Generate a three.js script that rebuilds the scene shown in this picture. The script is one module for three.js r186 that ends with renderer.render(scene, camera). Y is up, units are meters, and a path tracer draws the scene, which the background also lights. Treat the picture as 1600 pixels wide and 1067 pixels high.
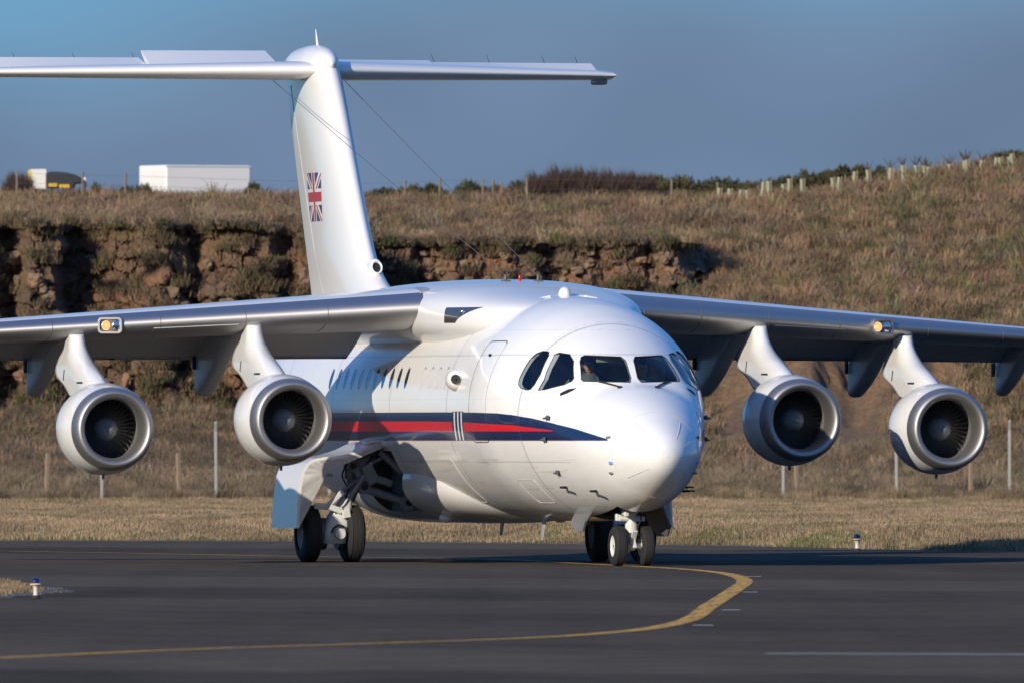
import * as THREE from 'three';
import { mergeGeometries, mergeVertices, toCreasedNormals } from 'three/addons/utils/BufferGeometryUtils.js';
import { RoundedBoxGeometry } from 'three/addons/geometries/RoundedBoxGeometry.js';
import { MarchingCubes } from 'three/addons/objects/MarchingCubes.js';
import { Brush, Evaluator, SUBTRACTION } from 'three-bvh-csg';
import { createNoise2D, createNoise3D } from 'simplex-noise';

// ------------------------------------------------------------------ camera, sky, sun, exposure
const scene = new THREE.Scene();
const camera = new THREE.PerspectiveCamera(2.1831, 1600 / 1067, 1, 6000);
camera.position.set(0, 2, 0);
camera.lookAt(0, 2 + 150.5 / 280, -100);
camera.focus = 284; camera.userData.fStop = 8.5;
const renderer = new THREE.WebGLRenderer();
renderer.toneMapping = THREE.LinearToneMapping;
renderer.toneMappingExposure = 1.28;
renderer.shadowMap.enabled = true;

const SUN_AZ = 35 * Math.PI / 180, SUN_EL = 19.5 * Math.PI / 180;
const sunDir = new THREE.Vector3(-Math.sin(SUN_AZ) * Math.cos(SUN_EL), Math.sin(SUN_EL), Math.cos(SUN_AZ) * Math.cos(SUN_EL));
const sun = new THREE.DirectionalLight(new THREE.Color().setRGB(1, 0.885, 0.72), 3.9);
sun.position.copy(sunDir).multiplyScalar(200).add(new THREE.Vector3(0, 0, -290));
sun.target.position.set(0, 0, -290); sun.castShadow = true;
Object.assign(sun.shadow.camera, { left: -60, right: 60, top: 60, bottom: -60, near: 1, far: 700 });
sun.shadow.mapSize.set(4096, 4096);
scene.add(sun, sun.target);

let seed = 12345;
const rnd = () => { seed = (seed * 1664525 + 1013904223) >>> 0; return seed / 4294967296; };
const rr = (a, b) => a + (b - a) * rnd();
const n2 = createNoise2D(rnd), n3 = createNoise3D(rnd);
const fbm2 = (x, y, o = 4) => { let a = 0, w = 0.5, f = 1; for (let i = 0; i < o; i++) { a += w * n2(x * f, y * f); w *= 0.5; f *= 2.03; } return a; };
const clamp = (x, a = 0, b = 1) => Math.min(b, Math.max(a, x));
const sst = (a, b, x) => { const t = clamp((x - a) / (b - a)); return t * t * (3 - 2 * t); };
const mixc = (a, b, t) => a.map((v, i) => v + (b[i] - v) * t);

{ // winter sky: slate cloud bank low down, deep blue above, a little paler toward the sun
  const W = 2048, H = 1024, data = new Float32Array(W * H * 4);
  for (let j = 0; j < H; j++) for (let i = 0; i < W; i++) {
    const el = ((j + 0.5) / H - 0.5) * Math.PI, az = ((i + 0.5) / W - 0.5) * 2 * Math.PI;
    const dx = Math.cos(el) * Math.cos(az), dy = Math.sin(el), dz = Math.cos(el) * Math.sin(az);
    const deg = el * 180 / Math.PI;
    const cl = n3(dx * 14, dy * 42, dz * 14) * 0.6 + n3(dx * 37, dy * 110, dz * 37) * 0.4;
    const toSun = dx * sunDir.x + dy * sunDir.y + dz * sunDir.z;
    let c = mixc(mixc([0.125, 0.29, 0.45], [0.052, 0.195, 0.49], sst(1.5, 9, deg)), [0.02, 0.105, 0.38], sst(6, 60, deg));
    const bank = 1 - sst(1.30, 1.75, deg + cl * 0.16 + 0.16 * n3(dx * 9 + 3, dy * 20, dz * 9) + 0.9 * Math.max(0, -dx * 12 - 0.02) * (dz < 0 ? 1 : 0.3));
    c = mixc(c, mixc([0.116, 0.180, 0.282], [0.118, 0.178, 0.276], sst(0, 1.3, deg)).map(v => v * (1 + 0.22 * cl + 0.13 * n3(dx * 70, dy * 170, dz * 70))), bank);
    const high = sst(0.25, 0.8, n3(dx * 3 + 7, dy * 5, dz * 3)) * sst(6, 16, deg);
    c = mixc(c, [0.32, 0.37, 0.44], high * 0.3);
    const g = Math.pow(Math.max(0, toSun), 6);
    c = mixc(c, [0.6, 0.55, 0.5], g * 0.3);
    if (deg < -0.2) c = [0.10, 0.085, 0.065];
    data.set([c[0], c[1], c[2], 1], (j * W + i) * 4);
  }
  const t = new THREE.DataTexture(data, W, H, THREE.RGBAFormat, THREE.FloatType);
  t.mapping = THREE.EquirectangularReflectionMapping; t.magFilter = THREE.LinearFilter; t.minFilter = THREE.LinearFilter;
  t.wrapS = THREE.RepeatWrapping; t.needsUpdate = true;
  scene.background = t; scene.environment = t;
}

// ------------------------------------------------------------------ helpers
const names = {};
function numbered(name) { const k = names[name] = (names[name] ?? -1) + 1; return k ? `${name}_${String(k).padStart(3, '0')}` : name; }
function tag(o, label, category, group, kind) {
  if (label) o.userData.label = label; if (category) o.userData.category = category;
  if (group) o.userData.group = group; if (kind) o.userData.kind = kind; return o;
}
function mesh(name, geo, mat, parent) {
  const g = Array.isArray(geo) ? merge(geo) : geo;
  const m = new THREE.Mesh(g, mat); m.name = parent ? name : numbered(name);
  m.castShadow = m.receiveShadow = true; (parent || scene).add(m); return m;
}
function group(name, parent) { const g = new THREE.Group(); g.name = parent ? name : numbered(name); (parent || scene).add(g); return g; }
function merge(list) {
  const gs = list.map(g => { const h = g.index ? g.toNonIndexed() : g.clone(); for (const k of Object.keys(h.attributes)) if (!['position', 'normal', 'uv'].includes(k)) h.deleteAttribute(k); if (!h.attributes.uv) h.setAttribute('uv', new THREE.BufferAttribute(new Float32Array(h.attributes.position.count * 2), 2)); return h; });
  return mergeGeometries(gs);
}
const at = (px, py, d) => new THREE.Vector3((px - 800) * d / 28000, 2 + (684 - py) * d / 28000, -d);
const V = (x, y, z) => new THREE.Vector3(x, y, z);
function std(r, g, b, rough = 0.8, o = {}) {
  const P = o.clearcoat || o.transmission || o.sheen ? THREE.MeshPhysicalMaterial : THREE.MeshStandardMaterial;
  return new P({ color: new THREE.Color().setRGB(r, g, b), roughness: rough, ...o });
}
// smooth monotone curve through points
function pchip(xs, ys) {
  const n = xs.length, h = [], d = [], m = [];
  for (let i = 0; i < n - 1; i++) { h[i] = xs[i + 1] - xs[i]; d[i] = (ys[i + 1] - ys[i]) / h[i]; }
  m[0] = d[0]; m[n - 1] = d[n - 2];
  for (let i = 1; i < n - 1; i++) { if (d[i - 1] * d[i] > 0) { const a = 2 * h[i] + h[i - 1], b = h[i] + 2 * h[i - 1]; m[i] = (a + b) / (a / d[i - 1] + b / d[i]); } else m[i] = 0; }
  return x => {
    x = clamp(x, xs[0], xs[n - 1]); let i = 0; while (i < n - 2 && x > xs[i + 1]) i++;
    const t = (x - xs[i]) / h[i], a = t * t * (3 - 2 * t);
    return ys[i] * (1 - a) + ys[i + 1] * a + h[i] * (m[i] * t * (1 - t) ** 2 - m[i + 1] * t * t * (1 - t));
  };
}
// closed loft: rings of points (each the same count), capped at both ends
function loft(rings, { uv, caps = true } = {}) {
  const n = rings[0].length, pos = [], idx = [], uvs = [];
  for (const r of rings) for (const p of r) { pos.push(p.x, p.y, p.z); const q = uv ? uv(p) : [0, 0]; uvs.push(q[0], q[1]); }
  for (let i = 0; i < rings.length - 1; i++) for (let j = 0; j < n; j++) {
    const a = i * n + j, b = i * n + (j + 1) % n, c = a + n, d = b + n;
    idx.push(a, c, b, b, c, d);
  }
  if (caps) for (const e of [0, rings.length - 1]) {
    const c = rings[e].reduce((s, p) => s.add(p), V(0, 0, 0)).multiplyScalar(1 / n), k = pos.length / 3;
    pos.push(c.x, c.y, c.z); const q = uv ? uv(c) : [0, 0]; uvs.push(q[0], q[1]);
    for (let j = 0; j < n; j++) { const a = e * n + j, b = e * n + (j + 1) % n; e ? idx.push(k, b, a) : idx.push(k, a, b); }
  }
  const g = new THREE.BufferGeometry();
  g.setAttribute('position', new THREE.Float32BufferAttribute(pos, 3)); g.setAttribute('uv', new THREE.Float32BufferAttribute(uvs, 2));
  g.setIndex(idx); g.computeVertexNormals();
  // make sure that faces look outward
  return signedVolume(g) < 0 ? flip(g) : g;
}
function signedVolume(g) {
  const p = g.attributes.position, ix = g.index; let v = 0; const a = V(), b = V(), c = V();
  for (let i = 0; i < ix.count; i += 3) { a.fromBufferAttribute(p, ix.getX(i)); b.fromBufferAttribute(p, ix.getX(i + 1)); c.fromBufferAttribute(p, ix.getX(i + 2)); v += a.dot(b.cross(c)); }
  return v;
}
function flip(g) { const a = g.index.array; for (let i = 0; i < a.length; i += 3) { const t = a[i]; a[i] = a[i + 1]; a[i + 1] = t; } g.computeVertexNormals(); return g; }
function rod(a, b, r1, r2 = r1, seg = 12) {
  const d = b.clone().sub(a), g = new THREE.CylinderGeometry(r2, r1, d.length(), seg);
  g.applyQuaternion(new THREE.Quaternion().setFromUnitVectors(V(0, 1, 0), d.clone().normalize()));
  g.translate((a.x + b.x) / 2, (a.y + b.y) / 2, (a.z + b.z) / 2); return g;
}
function box(w, h, d, x = 0, y = 0, z = 0, rad = 0.01, rx = 0, ry = 0, rz = 0) {
  const g = new RoundedBoxGeometry(w, h, d, 2, Math.min(rad, w / 2.1, h / 2.1, d / 2.1));
  g.rotateX(rx); g.rotateY(ry); g.rotateZ(rz); g.translate(x, y, z); return g;
}
function tube(pts, r, seg = 40, rad = 6) { return new THREE.TubeGeometry(new THREE.CatmullRomCurve3(pts), seg, r, rad); }
function lathe(profile, seg = 64) { return new THREE.LatheGeometry(profile.map(([r, y]) => new THREE.Vector2(r, y)), seg); }

function noiseTexture(size, fn, repeat = 1, srgb = true) {
  const data = new Uint8Array(size * size * 4);
  for (let j = 0; j < size; j++) for (let i = 0; i < size; i++) {
    const c = fn(i / size, j / size), k = (j * size + i) * 4;
    data[k] = clamp(c[0], 0, 255); data[k + 1] = clamp(c[1], 0, 255); data[k + 2] = clamp(c[2], 0, 255); data[k + 3] = 255;
  }
  const t = new THREE.DataTexture(data, size, size); t.wrapS = t.wrapT = THREE.RepeatWrapping; t.magFilter = THREE.LinearFilter; t.minFilter = THREE.LinearMipmapLinearFilter; t.generateMipmaps = true;
  t.repeat.set(repeat, repeat); if (srgb) t.colorSpace = THREE.SRGBColorSpace; t.needsUpdate = true; return t;
}
// noise that repeats over the unit square
const tn = (u, v, f, o = 0) => { const a = u * 2 * Math.PI, b = v * 2 * Math.PI, r = f / (2 * Math.PI); return n3(Math.cos(a) * r + o, Math.sin(a) * r + Math.cos(b) * r * 0.7, Math.sin(b) * r + o * 1.7); };

// ------------------------------------------------------------------ ground
const EDGE = pchip([-60, -10, -4, 0, 4, 9, 30, 60], [353, 348, 346, 340, 332, 315, 300, 296]);     // far edge of the asphalt (metres away) along x
const FENCE = 470;
const HILL = { // ground height at a distance: behind the left cliff / behind the middle scarp / right grass slope
  left: pchip([466, 472, 484, 494, 504, 512.5, 513.6, 516, 522, 536, 548, 560, 640, 900], [0.32, 0.40, 0.9, 1.6, 2.6, 2.8, 7.95, 8.0, 8.12, 8.6, 9.15, 9.25, 9.1, 8.6]),
  mid: pchip([466, 472, 484, 496, 506, 516, 521.2, 522.0, 526, 536, 548, 560, 640, 900], [0.32, 0.42, 1.0, 2.4, 4.0, 5.6, 6.3, 7.6, 7.78, 8.45, 9.08, 9.12, 9.0, 8.6]),
  right: pchip([466, 472, 484, 491, 496, 497.6, 503, 512, 524, 536, 548, 560, 640, 900], [0.32, 0.42, 0.95, 1.9, 3.25, 4.25, 4.75, 5.75, 7.1, 8.35, 9.1, 9.25, 9.2, 8.8]),
};
function grassHeight(x, d) { // raised verge beyond the taxiway
  const e = d - EDGE(x); if (e < 0) return -0.03;
  return 0.02 + 0.28 * sst(0, 9, e) + 0.05 * fbm2(x * 0.35, d * 0.08) * sst(0, 6, e) + 0.03 * sst(20, 120, e);
}
function hillHeight(x, d) {
  const a = sst(-4.0, -5.0, x), c = sst(4.2, 7, x), b = 1 - Math.max(a, c);
  let y = 0;
  if (a > 0) y += a * HILL.left(d);
  if (b > 0) y += b * HILL.mid(d);
  if (c > 0) y += c * (HILL.right(d + 0.9 * n2(x * 0.4, 5.5) + 0.35 * n2(x * 1.7, 2.5)) + sst(6, 17, x) * sst(515, 548, d) * 1.15);
  y += (0.16 * fbm2(x * 0.35, d * 0.25) + 0.05 * n2(x * 1.4, d * 0.9)) * sst(470, 480, d) * (Math.abs(d - 513) < 4 && x < -4 ? 0.3 : 1);
  return y;
}
// cliff faces: plan offset of the rock (metres further away) along x, and where each face stands
const stepAt = (x, px, w) => sst((px - 800) / 55 - w, (px - 800) / 55 + w, x);
const leftPlan = x => -0.3 + 2.2 * stepAt(x, 96, 0.15) - 0.3 * stepAt(x, 150, 0.3) - 1.7 * stepAt(x, 205, 0.9) + 0.9 * stepAt(x, 292, 0.15) - 0.8 * stepAt(x, 330, 0.5) + 1.0 * stepAt(x, 432, 0.2) - 0.8 * stepAt(x, 480, 0.5) - 1.2 * stepAt(x, 40, 0.35) + 1.3 * stepAt(x, -10, 0.2) + 0.35 * n2(x * 0.9, 4);
const midPlan = x => 3 * sst(4.7, 5.9, x) + 0.7 * stepAt(x, 640, 0.08) - 0.6 * stepAt(x, 690, 0.25) + 0.35 * stepAt(x, 735, 0.08) - 0.45 * stepAt(x, 775, 0.2) + 1.0 * stepAt(x, 840, 0.1) - 0.9 * stepAt(x, 893, 0.2) + 0.5 * stepAt(x, 1012, 0.08) - 0.4 * stepAt(x, 1040, 0.15) + 0.25 * n2(x * 1.3, 8);
const G = (x, d) => d < 466 ? grassHeight(x, d) : d > 472 ? hillHeight(x, d) : THREE.MathUtils.lerp(grassHeight(x, 466), hillHeight(x, 472), (d - 466) / 6);

const asphaltTex = noiseTexture(1024, (u, v) => {
  const a = tn(u, v, 6) * 7 + tn(u, v, 22, 4) * 5 + tn(u, v, 90, 9) * 4 + (rnd() - 0.5) * 26 + (rnd() < 0.012 ? 34 : 0);
  return [198 + a * 2, 190 + a * 2, 180 + a * 2];
});
const asphaltMat = new THREE.MeshPhysicalMaterial({ map: asphaltTex, vertexColors: true, roughness: 0.97, specularIntensity: 0.08, bumpMap: noiseTexture(512, () => { const a = rnd() * 255; return [a, a, a]; }, 1, false), bumpScale: 0.006 });
function sheet(name, x0, x1, nx, d0, d1, nd, y, mat, color) {
  const pos = [], uv = [], idx = [], col = [];
  for (let j = 0; j <= nd; j++) for (let i = 0; i <= nx; i++) {
    const x = x0 + (x1 - x0) * i / nx, a = typeof d0 === 'function' ? d0(x) : d0, b = typeof d1 === 'function' ? d1(x) : d1, d = a + (b - a) * j / nd;
    pos.push(x, typeof y === 'function' ? y(x, d) : y, -d); uv.push(x / 6, d / 6); if (color) col.push(...color(x, d));
  }
  for (let j = 0; j < nd; j++) for (let i = 0; i < nx; i++) { const a = j * (nx + 1) + i, b = a + 1, c = a + nx + 1, e = c + 1; idx.push(a, b, c, b, e, c); }
  const g = new THREE.BufferGeometry(); g.setAttribute('position', new THREE.Float32BufferAttribute(pos, 3)); g.setAttribute('uv', new THREE.Float32BufferAttribute(uv, 2));
  if (color) g.setAttribute('color', new THREE.Float32BufferAttribute(col, 3));
  g.setIndex(idx); g.computeVertexNormals();
  const m = mesh(name, g, mat); m.userData.kind = 'structure'; return m;
}
const bareAt = (x, y, d) => sst(4.6, 6, x) * sst(13, 11, x + 1.5 * n2(y * 1.2, 4)) * sst(1.5, 2.0, y + 0.3 * n2(x * 0.8, 1)) * sst(5.0, 4.3, y + 0.35 * n2(x * 0.9, 6)) * (d < 505 ? 1 : 0);
const soilMat = new THREE.MeshStandardMaterial({ vertexColors: true, roughness: 1, map: noiseTexture(512, (u, v) => { const a = 215 + tn(u, v, 30) * 22 + (rnd() - 0.5) * 50; return [a, a, a]; }) });
const dryGround = (x, d) => mixc([0.20, 0.145, 0.075], [0.13, 0.12, 0.05], sst(-0.1, 0.5, fbm2(x * 0.5, d * 0.12)));
const lowGround = sheet('ground', -1500, 1500, 30, -600, 3000, 30, -0.6, soilMat, dryGround);
const tarTone = (x, d) => { // repaved lanes, worn and stained patches
  const lane = Math.floor((d + x * 0.6) / 17), bay = Math.floor((x - d * 0.05) / 5.5);
  let k = 0.148 * (1 + 0.16 * (Math.sin(lane * 91.7) ) + 0.07 * Math.sin(bay * 37.3 + lane * 5) + 0.22 * fbm2(x * 0.22, d * 0.035) + 0.12 * fbm2(x * 1.1 + 5, d * 0.16));
  return [k, k * 0.92, k * 0.79];
};
const asphalt = sheet('taxiway', -120, 120, 480, -60, x => EDGE(x) + 0.25 * n2(x * 0.8, 2), 320, 0, asphaltMat, tarTone);
// far part of the field
const field = sheet('grass_field', -45, 45, 300, x => EDGE(x) - 1.5, 469, 150, (x, d) => grassHeight(x, Math.max(d, EDGE(x) - 1.5)), soilMat, dryGround);
const rockMat = new THREE.MeshStandardMaterial({ vertexColors: true, roughness: 0.95, map: noiseTexture(512, (u, v) => { const a = 205 + tn(u, v, 18) * 26 + tn(u, v, 60, 3) * 20 + (rnd() - 0.5) * 30; return [a, a * 0.99, a * 0.97]; }) });
{ // hillside
  const NX = 420, x0 = -42, x1 = 42, pos = [], uv = [], col = [], idx = [], ds = [];
  for (let d = 466; d < 900;) { ds.push(d); d += d < 490 ? 1 : d < 505 ? 0.3 : d < 511 ? 0.6 : d < 526 ? 0.25 : d < 560 ? 0.7 : 20; } const ND = ds.length - 1;
  for (const d of ds) for (let i = 0; i <= NX; i++) {
    const x = x0 + (x1 - x0) * i / NX, y = G(x, d), sl = (G(x, d + 0.25) - G(x, d - 0.25)) / 0.5, steep = sst(0.5, 0.9, sl), rough = steep * 0.3 * (n3(x * 1.8, y * 2.6, 2) + 0.6 * n3(x * 5, y * 6, 5));
    pos.push(x, y, -d + rough); uv.push(x / 3, (y + d * 0.6) / 3);
    const earth = mixc([0.24, 0.15, 0.08], [0.17, 0.11, 0.065], sst(-0.3, 0.5, fbm2(x * 1.1, y * 2.2)));
    const grass = mixc([0.17, 0.115, 0.06], [0.08, 0.085, 0.03], sst(0.05, 0.5, fbm2(x * 0.3 + 4, y * 0.8)));
    col.push(...mixc(grass, earth, Math.max(steep, bareAt(x, y, d))));
  }
  for (let j = 0; j < ND; j++) for (let i = 0; i < NX; i++) { const a = j * (NX + 1) + i, b = a + 1, c = a + NX + 1, e = c + 1; idx.push(a, b, c, b, e, c); }
  const g = new THREE.BufferGeometry(); g.setAttribute('position', new THREE.Float32BufferAttribute(pos, 3)); g.setAttribute('uv', new THREE.Float32BufferAttribute(uv, 2)); g.setAttribute('color', new THREE.Float32BufferAttribute(col, 3));
  g.setIndex(idx); g.computeVertexNormals();
  mesh('hillside', g, rockMat).userData.kind = 'structure';
}
const hash = (a, b) => { const v = Math.sin(a * 127.1 + b * 311.7) * 43758.5453; return v - Math.floor(v); };
// rock in uneven courses: each course is broken into blocks that stand out by different amounts
function courses(x, y, hgt, wid) {
  const yy = (y + 0.22 * n2(x * 0.5, y * 0.4) + 0.06 * n2(x * 2.1, 7)) / hgt, L = Math.floor(yy), fy = yy - L, w = wid * (0.55 + 0.9 * hash(L, 3)), xx = (x + 0.12 * n2(y * 2.2, x * 0.8) + hash(L, 9) * 5) / w + 0.3 * Math.sin(L * 12.9 + x * 0.7), C = Math.floor(xx), fx = xx - C;
  const ex = Math.min(fx, 1 - fx) * w, ey = Math.min(fy, 1 - fy) * hgt, e = sst(0, 0.05, Math.min(ex, ey * 1.2));
  return { out: hash(L * 1.7, C) * e, tone: hash(C * 2.3, L + 5), e };
}
function cliffFace(x0, x1, step, d0, plan, bot, top, batter, hgt, wid, amp, tint) {
  const nx = Math.round((x1 - x0) / step), ny = Math.round((top(0) - bot(0)) / step * 0.9), cap = 8, pos = [], uv = [], col = [], idx = [];
  for (let j = 0; j <= ny + cap; j++) for (let i = 0; i <= nx; i++) {
    const x = x0 + step * i, v = Math.min(1, j / ny), b = bot(x), t = top(x) + 0.12 * n2(x * 1.9, 2) + 0.07 * n2(x * 6, 5), y = b + (t - b) * v, k = Math.max(0, j - ny) / cap, c = courses(x, y, hgt, wid);
    const bulge = 0.28 * n3(x * 0.7, y * 0.9, 3) + 0.12 * n3(x * 2.2, y * 2.6, 1) + 0.05 * n3(x * 7, y * 8, 6);
    const d = d0 + plan(x + 0.25 * n2(y * 0.8, x * 0.3)) * (0.75 + 0.25 * v) + batter * v - amp * c.out * (1 - 0.8 * sst(0.9, 1, v)) + bulge * amp * 1.2 + 0.05 * n3(x * 13, y * 15, 2);
    pos.push(x, y + k * 0.10, -(d + (d0 + 7 - d) * k)); uv.push(x / 3, (y + k) / 3);
    const base = mixc(mixc(tint[0], tint[1], sst(-0.5, 0.6, n2(x * 0.3, y * 0.45))), tint[2], c.tone * 0.75);
    col.push(...mixc(base, [0.13, 0.10, 0.05], k > 0 ? 1 : sst(0.9, 1, v) * 0.7 + 0.3 * sst(0.3, 0.7, n2(x * 1.3, y * 1.6))));
  }
  for (let j = 0; j < ny + cap; j++) for (let i = 0; i < nx; i++) { const a = j * (nx + 1) + i, b = a + 1, c = a + nx + 1, e = c + 1; idx.push(a, b, c, b, e, c); }
  const g = new THREE.BufferGeometry(); g.setAttribute('position', new THREE.Float32BufferAttribute(pos, 3)); g.setAttribute('uv', new THREE.Float32BufferAttribute(uv, 2)); g.setAttribute('color', new THREE.Float32BufferAttribute(col, 3)); g.setIndex(idx);
  const m = mesh('cliff', toCreasedNormals(g, 0.35), rockMat); m.userData.kind = 'structure'; return m;
}
const leftCliff = cliffFace(-21, -4.3, 0.045, 506, leftPlan, () => 2.3, x => 8.02 - 0.35 * sst(-8, -5, x), 1.9, 0.48, 0.9, 0.34, [[0.21, 0.14, 0.09], [0.27, 0.145, 0.082], [0.15, 0.105, 0.075]]);
const midCliff = cliffFace(-4.6, 5.9, 0.035, 519.2, midPlan, x => 6.05 + 0.9 * sst(3.9, 5.9, x + 0.3 * n2(x * 2, 5)) + 0.5 * sst(-3, -4.6, x), x => 7.66 - 0.35 * sst(4.8, 5.9, x), 0.7, 0.42, 0.5, 0.17, [[0.22, 0.15, 0.105], [0.30, 0.16, 0.095], [0.18, 0.13, 0.095]]);
{ // loose and jutting stones that stand clear of the faces
  const variants = [];
  for (let k = 0; k < 9; k++) {
    const b = mergeVertices(new THREE.IcosahedronGeometry(0.5, 2).deleteAttribute('uv').deleteAttribute('normal')), p = b.attributes.position;
    for (let i = 0; i < p.count; i++) { const v = V().fromBufferAttribute(p, i), n = 0.8 + 0.34 * n3(v.x * 1.7 + k * 7, v.y * 1.7, v.z * 1.7) + 0.12 * n3(v.x * 5, v.y * 5 + k, v.z * 5); v.multiplyScalar(n); v.y = Math.sign(v.y) * Math.min(Math.abs(v.y), 0.30); v.x = Math.sign(v.x) * Math.min(Math.abs(v.x), 0.40); p.setXYZ(i, v.x, v.y, v.z); }
    variants.push(toCreasedNormals(b, 0.5));
  }
  const rockMats = [[0.19, 0.13, 0.088], [0.16, 0.11, 0.075], [0.23, 0.135, 0.082], [0.20, 0.14, 0.092]].map(c => std(...c, 0.95));
  const put = (parent, x, y, d, w, h) => { const m = mesh('rock', variants[Math.floor(rnd() * 9)], rockMats[Math.floor(rnd() * 4)], parent); m.position.set(x, y, -d); m.scale.set(w, h, rr(0.6, 1.1) * w); m.rotation.set(rr(-0.25, 0.25), rr(-0.6, 0.6), rr(-0.22, 0.22)); };
  for (let k = 0; k < 70; k++) { const x = rr(-17, -4.8), y = rr(3.4, 7.3), v = (y - 2.9) / 5.1; put(leftCliff, x, y, 506 + leftPlan(x) * (0.75 + 0.25 * v) + 1.9 * v - rr(0.0, 0.25), rr(0.3, 0.9), rr(0.3, 0.7)); }
  for (let k = 0; k < 40; k++) { const x = rr(-4.2, 5.4), y = rr(6.3, 7.4), v = (y - 6.05) / 1.6; put(midCliff, x, y, 519.2 + midPlan(x) * (0.75 + 0.25 * v) + 0.5 * v - rr(0.0, 0.15), rr(0.15, 0.5), rr(0.15, 0.45)); }
}

// ------------------------------------------------------------------ grass (uncountable)
function clump(n, h, spread, lean, w) {
  const pos = [], nor = [], idx = [];
  for (let k = 0; k < n; k++) {
    const a = rr(0, 6.283), r = spread * Math.sqrt(rnd()), x = Math.cos(a) * r, z = Math.sin(a) * r, hh = h * rr(0.55, 1.1), b = rr(0, 6.283), l = lean * rr(0.3, 1.2) * hh, c = rr(0, 3.14), i = pos.length / 3;
    const wx = Math.cos(c) * w, wz = Math.sin(c) * w, lx = Math.cos(b) * l, lz = Math.sin(b) * l;
    pos.push(x - wx, -0.03, z - wz, x + wx, -0.03, z + wz, x + lx * 0.35 - wx * 0.7, hh * 0.6, z + lz * 0.35 - wz * 0.7, x + lx * 0.35 + wx * 0.7, hh * 0.6, z + lz * 0.35 + wz * 0.7, x + lx, hh * (1 - 0.3 * lean), z + lz);
    const nx = -Math.sin(c), nz = Math.cos(c), s = nz < 0 ? -1 : 1;
    for (let q = 0; q < 5; q++) nor.push(nx * s * 0.7, 0.7, nz * s * 0.7);
    idx.push(i, i + 1, i + 2, i + 1, i + 3, i + 2, i + 2, i + 3, i + 4);
  }
  const g = new THREE.BufferGeometry(); g.setAttribute('position', new THREE.Float32BufferAttribute(pos, 3)); g.setAttribute('normal', new THREE.Float32BufferAttribute(nor, 3)); g.setIndex(idx); g.computeVertexNormals(); return g;
}
function scatter(name, label, geo, count, place, rough = 0.95) {
  const im = new THREE.InstancedMesh(geo, new THREE.MeshPhysicalMaterial({ color: 0xffffff, roughness: rough, transmission: 0.25, thickness: 0, side: THREE.DoubleSide }), count);
  const m = new THREE.Matrix4(), q = new THREE.Quaternion(), e = new THREE.Euler(); let k = 0, guard = 0;
  while (k < count && guard++ < count * 6) {
    const p = place(); if (!p) continue;
    e.set(rr(-0.15, 0.15), rr(0, 6.283), rr(-0.15, 0.15)); q.setFromEuler(e);
    im.setMatrixAt(k, m.compose(p.pos, q, V(p.s * rr(0.8, 1.2), p.s * (p.sy || 1), p.s * rr(0.8, 1.2)))); im.setColorAt(k, new THREE.Color().setRGB(...p.c)); k++;
  }
  im.count = k; im.name = numbered(name); im.castShadow = im.receiveShadow = true; tag(im, label, 'grass', null, 'stuff'); scene.add(im); return im;
}
const straw = [[0.43, 0.30, 0.175], [0.36, 0.245, 0.14], [0.28, 0.19, 0.11], [0.48, 0.355, 0.215]], green = [[0.15, 0.16, 0.05], [0.20, 0.19, 0.065], [0.12, 0.13, 0.045]];
const pick = a => a[Math.floor(rnd() * a.length)];
const isRock = (x, d) => (x < -4.3 && d > 503.6 + leftPlan(x) * 0.75 && d < 508.2 + leftPlan(x)) || (x > -4.5 && x < 5.6 && d > 518.6 + midPlan(x) && d < 520.1 + midPlan(x)) || bareAt(x, G(x, d), d) > 0.4 + 0.6 * rnd();
const topY = (x, d) => x < -4.3 && d > 504 && d < 513.7 ? 8.05 : x > -4.5 && x < 5.6 && d > 519 && d < 522.2 ? 7.68 : G(x, d);
scatter('mown_grass', 'short dry grass on the flat strip beyond the taxiway', clump(14, 0.11, 0.16, 0.9, 0.006), 120000, () => {
  const d = rr(296, 470), w = d * 0.034, x = rr(-w, w); if (d < EDGE(x) + 0.1) return null;
  const g = sst(0.0, 0.4, fbm2(x * 0.22, d * 0.05)) * 0.6 + sst(8, 0, d - EDGE(x)) * 0.35;
  const pat = 0.72 + 0.33 * sst(-0.35, 0.4, fbm2(x * 0.3 + 8, d * 0.07)); return { pos: V(x, G(x, d), -d), s: rr(0.6, 1.3) * (0.85 + 0.5 * Math.max(0, n2(x * 0.5, d * 0.12))), c: (rnd() < g ? pick(green) : pick(straw)).map(v => v * pat) };
});
scatter('tall_grass', 'tall dry grass along the fence and up the bank', clump(20, 0.62, 0.22, 0.75, 0.009), 26000, () => {
  const d = 469 + 34 * rnd() ** 1.2, w = d * 0.036, x = rr(-w, w); if (isRock(x, d)) return null;
  
  const pat = 0.55 + 0.45 * sst(-0.4, 0.5, fbm2(x * 0.5, d * 0.3)); return { pos: V(x, G(x, d), -d), s: rr(0.55, 1.2) * (d < 474 ? 0.7 : 1) * (0.75 + 0.4 * n2(x * 0.7, d * 0.4)), c: (rnd() < 0.12 ? pick(green) : pick(straw)).map(v => v * pat * (x < -4 && d > 482 ? 0.5 : 0.95)) };
});
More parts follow.
